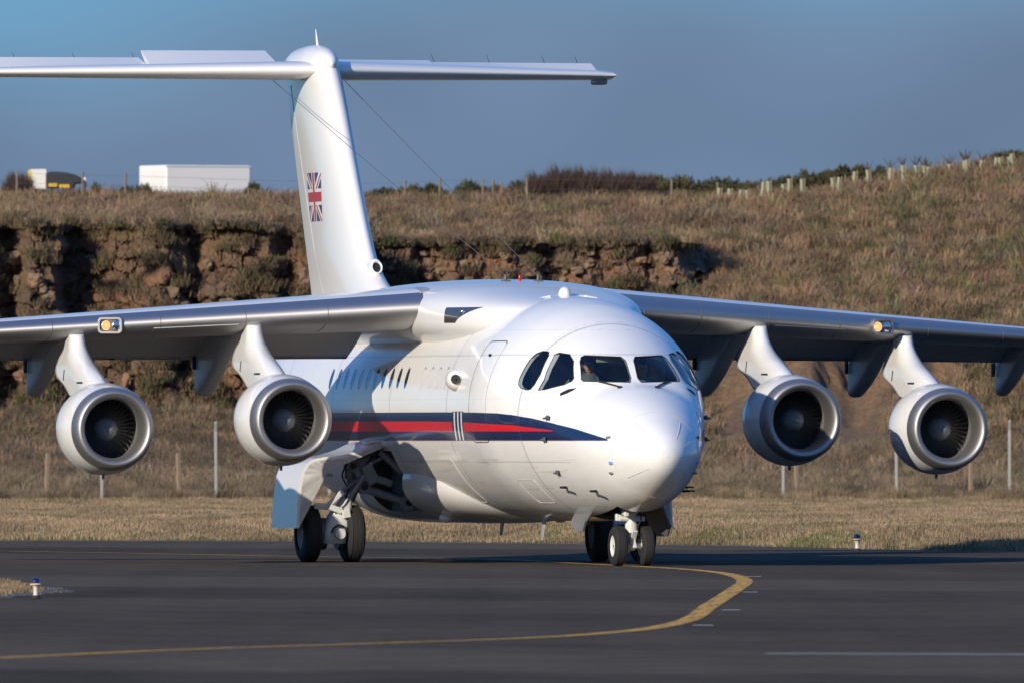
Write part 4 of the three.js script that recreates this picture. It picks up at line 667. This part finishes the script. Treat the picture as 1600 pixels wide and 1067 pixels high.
for (const sg of [-1, 1]) {
  const mg = group('main_gear', plane), P = (x, y, z = -9.5) => V(sg * x, y, z);
  wheel(mg, sg * 2.79, 0.46, -9.5, 0.46, 0.30, gearGrey); wheel(mg, sg * 2.07, 0.46, -9.5, 0.46, 0.30, gearGrey);
  mesh('axle', [rod(P(2.75, .46), P(2.1, .46), 0.09), rod(P(2.62, .46), P(2.28, .46), 0.15, 0.15, 20)], gearGrey, mg);
  // lower leg: a broad tapering casting that leans inboard
  mesh('lower_leg', [(() => { const R = [[.30, 2.42, .20, .17], [.48, 2.38, .23, .20], [.75, 2.30, .20, .16], [.95, 2.22, .12, .12], [1.05, 2.17, .10, .11]].map(([y, x, w, d]) => superRing(w, d, -d, 0, 3, 24).map(p => V(sg * x + p.x, y, -9.38 + p.y))); return loft(R); })(), box(0.14, 0.14, 0.05, sg * 2.24, 0.78, -9.17, 0.02, 0, 0, sg * -0.2), (() => { const g = new THREE.CylinderGeometry(0.085, 0.085, 0.12, 24); g.rotateX(Math.PI / 2); g.translate(sg * 2.36, 0.46, -9.14); return g; })()], gearWhite, mg);
  mesh('leg_boss', (() => { const g = new THREE.TorusGeometry(0.125, 0.016, 8, 30, Math.PI); g.translate(sg * 2.36, 0.47, -9.14); return g; })(), black, mg);
  mesh('oleo', [rod(P(2.18, 1.02, -9.38), P(2.03, 1.30, -9.42), 0.075)], chrome, mg);
  mesh('gland_nut', [rod(P(2.135, 1.10, -9.39), P(2.12, 1.13, -9.39), 0.10), rod(P(2.09, 1.18, -9.40), P(2.075, 1.21, -9.40), 0.10)], gearGrey, mg);
  mesh('upper_leg', [rod(P(2.06, 1.24, -9.42), P(1.75, 1.85, -9.5), 0.125, 0.15, 18), rod(P(2.0, 1.45, -9.2), P(1.95, 1.45, -9.65), 0.10), (() => { const g = new THREE.CylinderGeometry(0.12, 0.12, 0.16, 24); g.rotateX(Math.PI / 2); g.translate(sg * 2.12, 1.55, -9.28); return g; })(), box(0.36, 0.16, 0.10, sg * 1.98, 1.60, -9.25, 0.03, 0, 0, sg * -0.3)], gearGrey, mg);
  mesh('torque_link', [box(0.30, 0.10, 0.05, sg * 2.62, 0.90, -9.2, 0.02, 0, 0, sg * 0.05), box(0.36, 0.09, 0.05, sg * 2.42, 1.02, -9.2, 0.02, 0, 0, sg * -0.75), box(0.24, 0.10, 0.06, sg * 2.42, 0.86, -9.2, 0.02, 0, 0, sg * 0.35)], gearWhite, mg);
  mesh('retraction_rod', [rod(P(2.32, 1.14, -9.2), P(1.88, 1.42, -9.2), 0.022), rod(P(1.98, 1.52, -9.15), P(1.45, 1.78, -9.15), 0.035), rod(P(1.6, 1.70, -9.15), P(1.42, 1.80, -9.15), 0.05)], gearGrey, mg);
  mesh('side_brace', [rod(P(1.92, 1.20, -9.3), P(1.28, 0.98, -9.2), 0.075, 0.065), (() => { const g = new THREE.CylinderGeometry(0.12, 0.12, 0.14, 28); g.rotateX(Math.PI / 2); g.translate(sg * 1.22, 0.96, -9.18); return g; })(), (() => { const g = new THREE.CylinderGeometry(0.11, 0.11, 0.16, 28); g.rotateX(Math.PI / 2); g.translate(sg * 1.93, 1.21, -9.28); return g; })(), box(0.3, 0.14, 0.1, sg * 2.02, 1.22, -9.3, 0.03)], gearGrey, mg);
  mesh('brace_pin', [[1.22, 0.96, -9.10], [1.93, 1.21, -9.19], [2.12, 1.55, -9.19]].map(([x, y, z]) => { const g = new THREE.CylinderGeometry(0.05, 0.05, 0.03, 20); g.rotateX(Math.PI / 2); g.translate(sg * x, y, z); return g; }), black, mg);
  mesh('hydraulic_hose', [tube([P(1.8, 1.7, -9.2), P(2.0, 1.45, -9.22), P(2.02, 1.2, -9.22), P(2.12, 0.98, -9.2)], 0.016, 24), tube([P(2.22, 1.6, -9.2), P(2.3, 1.4, -9.2), P(2.2, 1.15, -9.22), P(2.3, 0.95, -9.2), P(2.45, 0.8, -9.2)], 0.014, 30)], black, mg);
  mesh('drag_strut', [rod(P(1.85, 1.55, -9.15), P(2.2, 1.02, -9.12), 0.045), rod(P(1.7, 1.78, -9.1), P(1.35, 1.45, -9.0), 0.06), box(0.2, 0.34, 0.16, sg * 1.86, 1.42, -9.12, 0.04, 0, 0, sg * -0.45), box(0.26, 0.12, 0.14, sg * 1.62, 1.30, -9.1, 0.03, 0, 0, sg * 0.3)], gearGrey, mg);
  mesh('brake_unit', [rod(P(2.62, .46), P(2.52, .46), 0.26, 0.26, 28), rod(P(2.32, .46), P(2.24, .46), 0.26, 0.26, 28)], darkGrey, mg);
  mesh('valve_block', [box(0.12, 0.16, 0.10, sg * 2.2, 1.42, -9.18, 0.02), box(0.10, 0.10, 0.10, sg * 2.3, 1.62, -9.2, 0.02), box(0.16, 0.06, 0.08, sg * 2.02, 1.72, -9.2, 0.02, 0, 0, 0.4)], darkGrey, mg);
  // door: out from the body, then bent down beside the wheel
  const dp = [[1.50, 1.95], [1.85, 1.89], [2.10, 1.78], [2.43, 1.69], [2.75, 1.66], [2.93, 1.59], [3.03, 1.42], [3.085, 1.1], [3.11, .8], [3.12, .55]], cv = new THREE.CatmullRomCurve3(dp.map(([x, y]) => V(x, y, 0))).getPoints(40);
  const ring = z0 => { const o = [], t = 0.022; cv.forEach((p, i) => { const a = cv[Math.max(0, i - 1)], b = cv[Math.min(40, i + 1)], n = V(-(b.y - a.y), b.x - a.x, 0).normalize(); o.push([p.x + n.x * t, p.y + n.y * t, p.x - n.x * t, p.y - n.y * t]); }); return [...o.map(q => V(sg * q[0], q[1], z0)), ...o.slice().reverse().map(q => V(sg * q[2], q[3], z0))]; };
  mesh('gear_door', toCreasedNormals(loft([ring(-8.9), ring(-9.3), ring(-9.9), ring(-10.5)]), 0.6), white, mg);
  mesh('door_hinge', [rod(P(1.35, 1.86, -8.75), P(1.75, 1.92, -8.85), 0.10, 0.05), box(0.5, 0.04, 0.3, sg * 1.75, 1.95, -9.0, 0.015, 0, 0, sg * -0.1)], white, mg);
  mesh('inner_door', box(0.34, 0.03, 0.5, sg * 2.5, 1.45, -9.9, 0.012, 0, 0, sg * 0.35), white, mg);
  mesh('bay_lamp', (() => { const g = new THREE.SphereGeometry(0.09, 20, 12); g.scale(1.3, 0.9, 1.4); g.translate(sg * 0.95, 0.72, -7.75); return g; })(), white, mg);
}

// ------------------------------------------------------------------ flight crew
function capsuleField(bones, p) { let d = 1e9; const K = 0.03; for (const [a, b, r1, r2] of bones) { const ab = b.clone().sub(a), t = clamp(p.clone().sub(a).dot(ab) / Math.max(1e-6, ab.lengthSq())), q = p.distanceTo(a.clone().addScaledVector(ab, t)) - (r1 + (r2 - r1) * t), h = clamp(0.5 + 0.5 * (d - q) / K); d = d * (1 - h) + q * h - K * h * (1 - h); } return d; }
function blobMesh(bones, c, half, res) {
  const mc = new MarchingCubes(res, new THREE.MeshBasicMaterial(), false, false, 60000); mc.isolation = 0;
  const p = V(); for (let k = 0; k < res; k++) for (let j = 0; j < res; j++) for (let i = 0; i < res; i++) { p.set((i - res / 2) / (res / 2) * half + c.x, (j - res / 2) / (res / 2) * half + c.y, (k - res / 2) / (res / 2) * half + c.z); mc.field[i + j * res + k * res * res] = -capsuleField(bones, p); }
  mc.update(); const n = mc.count, g = new THREE.BufferGeometry(), a = new Float32Array(n * 3), nn = new Float32Array(n * 3);
  for (let i = 0; i < n * 3; i++) { a[i] = mc.positionArray[i] * half + [c.x, c.y, c.z][i % 3]; nn[i] = mc.normalArray[i]; }
  g.setAttribute('position', new THREE.BufferAttribute(a, 3)); const m = mergeVertices(g, 1e-5); m.computeVertexNormals(); return m;
}
function crew(label, pos, turn, skinC, hairC) {
  const g = group('person'); tag(g, label, 'person', null);
  const B = (a, b, r, q = r) => [V(...a), V(...b), r, q];
  const body = blobMesh([ // head, neck and hands belong to the body
    B([0, 0.02, 0], [0, 0.10, -0.015], 0.078, 0.088), B([0, -0.04, 0.025], [0, -0.06, 0.04], 0.055, 0.045), B([0, 0.005, 0.085], [0, -0.025, 0.108], 0.012, 0.016), B([0, -0.05, -0.02], [0, -0.17, -0.035], 0.052, 0.06),
    B([-0.085, 0.01, -0.005], [-0.088, 0.04, -0.01], 0.014), B([0.085, 0.01, -0.005], [0.088, 0.04, -0.01], 0.014), B([-0.02, -0.058, 0.082], [0.02, -0.058, 0.082], 0.010),
    B([0, -0.20, -0.04], [0, -0.52, -0.06], 0.14, 0.12), B([-0.15, -0.19, -0.04], [0.15, -0.19, -0.04], 0.07), B([-0.18, -0.21, -0.03], [-0.22, -0.46, 0.05], 0.055, 0.045), B([0.18, -0.21, -0.03], [0.22, -0.46, 0.05], 0.055, 0.045),
    B([-0.22, -0.46, 0.05], [-0.12, -0.45, 0.28], 0.042, 0.032), B([0.22, -0.46, 0.05], [0.12, -0.45, 0.28], 0.042, 0.032), B([-0.12, -0.45, 0.28], [-0.09, -0.44, 0.36], 0.03, 0.022), B([0.12, -0.45, 0.28], [0.09, -0.44, 0.36], 0.03, 0.022),
  ], V(0, -0.2, 0.06), 0.46, 76);
  mesh('body', body, std(...skinC, 0.6), g);
  mesh('shirt', blobMesh([B([0, -0.20, -0.04], [0, -0.52, -0.06], 0.15, 0.13), B([-0.15, -0.195, -0.04], [0.15, -0.195, -0.04], 0.078), B([-0.18, -0.21, -0.03], [-0.22, -0.46, 0.05], 0.064, 0.054), B([0.18, -0.21, -0.03], [0.22, -0.46, 0.05], 0.064, 0.054), B([-0.22, -0.46, 0.05], [-0.15, -0.452, 0.21], 0.05, 0.042), B([0.22, -0.46, 0.05], [0.15, -0.452, 0.21], 0.05, 0.042)], V(0, -0.33, 0.03), 0.36, 52), std(0.10, 0.12, 0.13, 0.9), g);
  mesh('hair', blobMesh([B([0, 0.085, -0.03], [0, 0.06, -0.05], 0.092, 0.09), B([0, 0.12, 0.01], [0, 0.1, -0.04], 0.068, 0.08)], V(0, 0.08, -0.03), 0.16, 32), std(...hairC, 0.8), g);
  mesh('headset', [(() => { const t = new THREE.TorusGeometry(0.112, 0.010, 8, 30, Math.PI); t.translate(0, 0.055, -0.01); return t; })(), box(0.04, 0.075, 0.06, -0.108, 0.03, -0.005, 0.015), box(0.04, 0.075, 0.06, 0.108, 0.03, -0.005, 0.015), tube([V(-0.11, 0.0, 0.0), V(-0.09, -0.05, 0.07), V(-0.03, -0.065, 0.11)], 0.005, 10)], std(0.03, 0.03, 0.03, 0.6), g);
  for (const s of [-1, 1]) mesh('eye', (() => { const e = new THREE.SphereGeometry(0.011, 12, 8); e.translate(s * 0.031, 0.035, 0.077); return e; })(), black, g);
  const w = pos.clone().applyAxisAngle(V(0, 1, 0), plane.rotation.y).add(plane.position); g.position.copy(w); g.rotation.y = plane.rotation.y + turn; return g;
}
crew('person in a headset behind the sunlit windscreen, in dark shirt', V(-0.40, 3.10, -1.05), -0.45, [0.48, 0.22, 0.14], [0.10, 0.05, 0.03]);
crew('person in a headset behind the shaded windscreen, facing forward', V(0.46, 3.06, -1.05), -0.1, [0.46, 0.25, 0.17], [0.05, 0.035, 0.025]);

// ------------------------------------------------------------------ taxiway edge lights and the grass island
function edgeLight(label, p, h) {
  const g = group('taxiway_light'); tag(g, label, 'light', 'taxiway edge lights'); g.position.copy(p); g.scale.setScalar(h / 0.30);
  mesh('base', lathe([[0.0, 0.0], [0.075, 0], [0.075, 0.02], [0.05, 0.035], [0.045, 0.05]], 28), std(0.04, 0.02, 0.02, 0.6), g);
  mesh('stem', lathe([[0.045, 0.04], [0.036, 0.07], [0.034, 0.15], [0.05, 0.185], [0.055, 0.19]], 28), std(0.62, 0.55, 0.5, 0.5), g);
  mesh('collar', lathe([[0.04, 0.18], [0.085, 0.195], [0.09, 0.21], [0.06, 0.225], [0.0, 0.226]], 28), std(0.6, 0.42, 0.30, 0.5), g);
  mesh('blue_lens', lathe([[0.055, 0.222], [0.062, 0.245], [0.055, 0.28], [0.03, 0.3], [0.0, 0.305]], 28), std(0.008, 0.008, 0.07, 0.1, { clearcoat: 1 }), g);
  return g;
}
{ const [x, d] = gp(55, 935); edgeLight('blue-topped taxiway light beside the grass island', V(x, 0.002, -d), 0.255);
  const q = at(1340, 857, 317); edgeLight('blue-topped taxiway light on the grass edge behind the right-hand engines', V(q.x, G(q.x, 317) > 0 ? Math.max(0.0, G(q.x, 317)) : 0.0, -317), 0.30); }
{ // grass island at the left
  const cx = -13.2, cd = 233, R = 7.1, isl = (x, d) => { const r = Math.hypot(x - cx, (d - cd) / 2.6) / R + 0.03 * n2(x * 1.3, d * 0.4); return r; };
  sheet('gravel_margin', -22, -5.2, 60, 208, 258, 60, (x, d) => isl(x, d) < 1.055 ? 0.006 + 0.004 * Math.abs(n2(x * 4, d * 2)) : -0.05, std(0.075, 0.068, 0.06, 1));
  const top = (x, d) => 0.14 * sst(1.0, 0.86, isl(x, d)) - 0.02;
  sheet('grass_island', -21, -5.6, 80, 212, 254, 60, top, soilMat, dryGround);
  scatter('island_grass', 'dry grass on the small island beside the taxiway', clump(16, 0.10, 0.14, 0.9, 0.004), 9000, () => { const x = rr(-10, -5.8), d = rr(214, 252); if (isl(x, d) > 0.97) return null; return { pos: V(x, top(x, d), -d), s: rr(0.6, 1.2), c: rnd() < 0.2 ? pick(green) : pick(straw) }; });
  const stoneMat = std(0.14, 0.13, 0.12, 0.9); // loose stones
  const stones = []; for (let k = 0; k < 160; k++) { const a = rr(-1.2, 1.2), f = rr(1.0, 1.05), x = cx + Math.cos(a) * R * f, d = cd + Math.sin(a) * R * 2.6 * f; const s = new THREE.IcosahedronGeometry(rr(0.006, 0.016), 0); s.translate(x, 0.012, -d); stones.push(s); }
  tag(mesh('loose_gravel', stones, stoneMat), 'scattered loose stones round the grass island', 'gravel', null, 'stuff');
}

// ------------------------------------------------------------------ chain-link fence
{ const f = group('chain_link_fence'); tag(f, 'chain-link fence on pale posts along the foot of the hill', 'fence');
  const concrete = std(0.30, 0.30, 0.29, 0.9), wire = new THREE.MeshStandardMaterial({ color: new THREE.Color().setRGB(0.25, 0.25, 0.24), roughness: 0.6, metalness: 0.3 }), wood = std(0.27, 0.20, 0.13, 0.9);
  const fd = x => FENCE + 1.2 * Math.sin(x * 0.1);
  for (let x = -31.6; x < 32; x += 2.98) { const y = G(x, fd(x)); mesh('fence_post', [box(0.085, 1.95, 0.085, x, y + 0.85, -fd(x), 0.02, 0, rr(-0.1, 0.1), rr(-0.012, 0.012)), box(0.08, 0.3, 0.08, x, y + 1.93, -fd(x) + 0.07, 0.02, 0.5)], concrete, f); }
  for (const x of [-12.2, -8.75, 7.5, 12.1, -15.6]) { const y = G(x, fd(x) + 1); mesh('wooden_post', box(0.11, 1.35, 0.11, x, y + 0.55, -fd(x) - 0.8, 0.02, 0, 0.4, rr(-0.03, 0.03)), wood, f); }
  const pos = [], idx = [], add = (a, b, r) => { const i = pos.length / 3; for (const p of [a, b]) for (const [u, v] of [[0, r], [r * 0.87, -r * 0.5], [-r * 0.87, -r * 0.5]]) pos.push(p[0] + u, p[1] + v * 0.5, p[2] + v); for (let k = 0; k < 3; k++) { const l = (k + 1) % 3; idx.push(i + k, i + l, i + 3 + k, i + l, i + 3 + l, i + 3 + k); } };
  for (let x = -31; x < 31; x += 0.09) for (const s of [-1, 1]) { const y = G(x, fd(x)) - 0.05; add([x, y, -fd(x) + 0.06], [x + s * 1.5, y + 1.72, -fd(x) + 0.06], 0.0022); }
  for (const h of [0.15, 0.95, 1.72]) for (let x = -31; x < 31; x += 1) add([x, G(x, fd(x)) + h, -fd(x) + 0.065], [x + 1, G(x + 1, fd(x + 1)) + h, -fd(x + 1) + 0.065], 0.004);
  const g = new THREE.BufferGeometry(); g.setAttribute('position', new THREE.Float32BufferAttribute(pos, 3)); g.setIndex(idx); g.computeVertexNormals(); mesh('wire_mesh', g, wire, f).userData.kind = 'stuff';
}

// ------------------------------------------------------------------ hilltop: bushes, post-and-wire fence, tree guards, vehicles
function bushGeo(kind, n) {
  const pos = [], idx = [], nor = [];
  for (let k = 0; k < n; k++) {
    const u = rr(-1, 1), a = rr(0, 6.283), s = Math.sqrt(1 - u * u), lump = 0.78 + 0.22 * n3(s * Math.cos(a) * 2.2 + kind * 5, u * 2.2, s * Math.sin(a) * 2.2), r = lump * Math.pow(rnd(), 0.25);
    const p = V(s * Math.cos(a) * r, Math.max(-0.15, u) * r, s * Math.sin(a) * r), dir = p.clone().normalize().add(V(rr(-.8, .8), rr(-.1, .9), rr(-.8, .8))).normalize(), L = kind === 2 ? rr(0.15, 0.4) : rr(0.08, 0.2), w = kind === 2 ? 0.009 : rr(0.02, 0.045), side = dir.clone().cross(V(rr(-1, 1), rr(-1, 1), rr(-1, 1))).normalize().multiplyScalar(w), i = pos.length / 3, e = p.clone().addScaledVector(dir, L);
    pos.push(p.x - side.x, p.y - side.y, p.z - side.z, p.x + side.x, p.y + side.y, p.z + side.z, e.x, e.y, e.z); idx.push(i, i + 1, i + 2);
  }
  const g = new THREE.BufferGeometry(); g.setAttribute('position', new THREE.Float32BufferAttribute(pos, 3)); g.setIndex(idx); g.computeVertexNormals(); return g;
}
const gorseG = [bushGeo(0, 7000), bushGeo(1, 7000)], brambleG = bushGeo(2, 10000), gorseMat = std(0.05, 0.052, 0.02, 0.9, { side: THREE.DoubleSide }), oliveMat = std(0.075, 0.068, 0.026, 0.9, { side: THREE.DoubleSide }), brambleMat = std(0.085, 0.052, 0.042, 0.9, { side: THREE.DoubleSide }), twigMat = std(0.10, 0.07, 0.05, 0.9);
let bushNo = 0;
function bush(name, label, px, py, w, h, kind, d = 551) {
  const p = at(px, py, d), y = G(p.x, d), hh = Math.max(0.25, p.y - y), g = group(name); tag(g, label, 'bush', kind === 2 ? 'brambles on the hilltop' : 'gorse on the hilltop'); g.position.set(p.x, y, -d);
  const rx = w * d / 28000 / 2 * 1.25, f = mesh(kind === 2 ? 'twigs' : 'foliage', kind === 2 ? brambleG : gorseG[bushNo++ % 2], kind === 2 ? brambleMat : (h ? oliveMat : gorseMat), g); f.scale.set(rx, hh, rx * 0.8); f.rotation.y = bushNo * 1.3;
  mesh('stems', [0, 1, 2, 3].map(k => rod(V(0, -0.15, 0), V(Math.cos(k * 1.7) * rx * 0.5, hh * 0.6, Math.sin(k * 1.7) * rx * 0.4), 0.03, 0.01, 6)), twigMat, g); return g;
}
const ordinal = ['first', 'second', 'third', 'fourth', 'fifth', 'sixth', 'seventh', 'eighth', 'ninth', 'tenth', 'eleventh', 'twelfth', 'thirteenth', 'fourteenth', 'fifteenth', 'sixteenth', 'seventeenth', 'eighteenth', 'nineteenth', 'twentieth', 'twenty-first', 'twenty-second', 'twenty-third', 'twenty-fourth', 'twenty-fifth', 'twenty-sixth'];
[[600, 290, 66, 0], [640, 286, 66, 1], [675, 284, 60, 0], [735, 278, 76, 0], [772, 286, 56, 1], [808, 279, 64, 1], [1026, 268, 76, 1], [1064, 270, 70, 1], [1100, 277, 60, 0], [1134, 274, 80, 0], [1172, 280, 60, 1], [1205, 275, 64, 0], [1232, 271, 56, 0], [1262, 262, 52, 0], [1292, 262, 56, 1], [1316, 255, 66, 0], [1346, 254, 48, 1], [1376, 256, 44, 0], [1560, 236, 50, 0], [1588, 232, 66, 1]].forEach(([px, py, w, o], i) => bush('gorse_bush', `dark green gorse bush on the hilltop, ${ordinal[i]} from the aircraft's fin`, px, py, w, o, 0));
[[845, 268, 76], [880, 258, 80], [920, 260, 84], [965, 264, 84], [1000, 268, 70]].forEach(([px, py, w], i) => bush('bramble_thicket', `purple-brown leafless bramble thicket on the hilltop, ${ordinal[i]} from the left`, px, py, w, 0, 2, 549));
[[28, 268, 60], [200, 287, 40], [222, 284, 36], [395, 282, 36]].forEach(([px, py, w], i) => bush('hilltop_shrub', ['brown leafless shrub at the far left of the hilltop', 'low dark shrub between post and white van', 'low dark shrub touching the white van', 'small dark shrub just right of the white van'][i], px, py, w, 0, i === 0 ? 2 : 0, 550));
{ const f = group('post_and_wire_fence'); tag(f, 'weathered wooden post-and-wire fence along the hilltop', 'fence'); const wood = std(0.19, 0.155, 0.115, 0.9), tops = [];
  for (const [px, py] of [[25, 266], [128, 268], [195, 270], [633, 281], [687, 277], [754, 279], [770, 281], [784, 284], [824, 277], [1122, 285], [1196, 280], [1474, 248], [1050, 280]]) { const p = at(px, py, 547), y = G(p.x, 547); mesh('fence_post', box(0.06, Math.max(0.5, p.y - y) + 0.3, 0.06, p.x, (p.y + y - 0.3) / 2, -547, 0.02, 0, rr(0, 1), rr(-0.03, 0.03)), wood, f); tops.push(V(p.x, Math.max(y + 0.5, p.y - 0.1), -547)); }
  tops.sort((a, b) => a.x - b.x); mesh('fence_wire', [0, 0.3].map(o => tube(tops.map(p => p.clone().add(V(0, -o, 0))), 0.004, 200, 4)), darkGrey, f);
}
{ const tubeMat = std(0.40, 0.41, 0.28, 0.7, { transmission: 0.3, thickness: 0 });
  const spots = [[1122, 307, 17], [1139, 304, 15], [1155, 303, 15], [1169, 302, 13], [1190, 296, 18], [1202, 294, 16], [1226, 287, 17], [1234, 286, 18], [1254, 282, 18], [1304, 272, 14], [1310, 273, 12], [1335, 266, 14], [1358, 262, 12], [1391, 258, 12], [1412, 255, 12], [1433, 253, 13], [1447, 252, 13], [1453, 252, 13], [1486, 248, 13], [1507, 246, 13], [1512, 246, 12], [1532, 245, 12], [1556, 244, 11], [1564, 243, 11], [1578, 242, 10], [1585, 242, 10]];
  spots.forEach(([px, base, h], i) => {
    const d = 546, x = (px - 800) * d / 28000, y = G(x, d), hh = h * d / 28000 + rr(0.22, 0.38), g = group('tree_guard'); tag(g, `pale plastic tree guard on the hilltop, ${ordinal[i]} from the left`, 'tree guard', 'tree guards along the hilltop'); g.position.set(x, y + 0.02, -d); g.rotation.z = rr(-0.14, 0.14);
    mesh('guard_tube', new THREE.CylinderGeometry(0.055, 0.06, hh, 14, 1, true).translate(0, hh / 2, 0), tubeMat, g); mesh('stake', box(0.03, hh + 0.06, 0.03, 0.085, hh / 2, 0, 0.005), std(0.3, 0.22, 0.14, 0.9), g);
    if (i > 11 && i < 23) mesh('sapling_twigs', Array.from({ length: 12 }, () => { const a = rr(0, 6.28), l = rr(0.15, 0.42); return rod(V(0, hh - 0.05, 0), V(Math.cos(a) * l * 0.6, hh + l * 0.8, Math.sin(a) * l * 0.6), 0.012, 0.005, 5); }), twigMat, g);
  });
}
function world(px, d) { return (px - 800) * d / 28000; }
{ // white box van parked behind the crest
  const d = 566, g = group('box_van'); tag(g, 'white box van parked behind the crest of the hill', 'van'); const top = 2 + (684 - 258) * d / 28000, H = 2.1, x = world(312, d); g.position.set(x, top - H, -d - 0.8); g.rotation.y = 0.48;
  const vw = std(0.74, 0.74, 0.74, 0.4); mesh('cargo_box', box(3.0, 1.75, 1.95, -0.2, 1.22, 0, 0.06), vw, g); mesh('chassis', box(4.2, 0.2, 1.7, 0.2, 0.32, 0, 0.05), darkGrey, g);
  mesh('cab', box(1.1, 0.85, 1.8, 1.9, 0.72, 0, 0.16), vw, g); for (const q of [-0.45, 0.45]) mesh('rear_door', box(0.02, 1.5, 0.86, -1.71, 1.2, q, 0.01), vw, g); mesh('roof_rail', box(3.0, 0.05, 0.03, -0.2, 2.05, 0.975, 0.01), std(0.55, 0.55, 0.56, 0.5), g);
  for (const s of [-1, 1]) { mesh('side_window', box(0.5, 0.28, 0.02, 1.95, 0.92, s * 0.9, 0.01), black, g); for (const wx of [-1.1, 1.9]) { const w = lathe([[0.1, -0.1], [0.3, -0.1], [0.34, -0.05], [0.34, 0.05], [0.3, 0.1], [0.1, 0.1]], 28).rotateX(Math.PI / 2).translate(wx, 0.34, s * 0.85); mesh('wheel', w, rubber, g); } }
}
{ const d = 560, Y = py => 2 + (684 - py) * d / 28000;
  const s = group('white_board'); tag(s, 'square white board with a yellow left edge on the hilltop', 'sign'); s.position.set(world(59, d), Y(291), -d);
  mesh('board', box(0.5, 0.62, 0.05, 0, 0.22, 0, 0.01), std(0.62, 0.62, 0.6, 0.6), s); mesh('yellow_edge', box(0.10, 0.4, 0.07, -0.27, 0.3, 0, 0.01), std(0.7, 0.5, 0.03, 0.6), s); mesh('post', [rod(V(-0.18, -0.9, -0.03), V(-0.18, 0.3, -0.04), 0.03), rod(V(0.18, -0.9, -0.03), V(0.18, 0.3, -0.04), 0.03)], twigMat, s);
  const t = group('covered_trailer'); tag(t, 'low dark rounded trailer with yellow panels beside the white board', 'trailer'); t.position.set(world(101, d), Y(298), -d);
  { const sh = new THREE.Shape(); sh.moveTo(-0.56, 0.1); sh.lineTo(-0.56, 0.5); sh.quadraticCurveTo(-0.5, 0.56, -0.3, 0.55); sh.quadraticCurveTo(0.3, 0.53, 0.52, 0.34); sh.lineTo(0.5, 0.26); sh.lineTo(0.3, 0.24); sh.lineTo(0.24, 0.1); sh.closePath(); mesh('body', new THREE.ExtrudeGeometry(sh, { depth: 1.6, bevelEnabled: true, bevelSize: 0.03, bevelThickness: 0.03, bevelSegments: 2 }).translate(0, 0, -0.8), std(0.012, 0.016, 0.022, 0.5), t); }
  mesh('yellow_panel', [box(0.28, 0.12, 0.04, -0.36, 0.16, 0.85, 0.02), box(0.34, 0.12, 0.04, 0.0, 0.12, 0.85, 0.02)], std(0.55, 0.34, 0.03, 0.6), t); mesh('support', [rod(V(-0.4, -0.8, 0.3), V(-0.4, 0.15, 0.3), 0.05), rod(V(0.15, -0.8, 0.3), V(0.15, 0.15, 0.3), 0.05)], darkGrey, t);
  const k = group('small_marker'); tag(k, 'small white marker right of the dark trailer', 'sign'); k.position.set(world(132, d), Y(292), -d); mesh('panel', box(0.09, 0.30, 0.04, 0, 0.14, 0, 0.01, 0, 0, 0.18), std(0.7, 0.7, 0.68, 0.6), k); mesh('post', rod(V(0, -0.8, -0.03), V(0, 0.1, -0.03), 0.025), twigMat, k);
  bush('hilltop_shrub', 'small dark rounded shrub right of the white marker', 150, 281, 22, 0, 0, 558);
}

renderer.render(scene, camera);
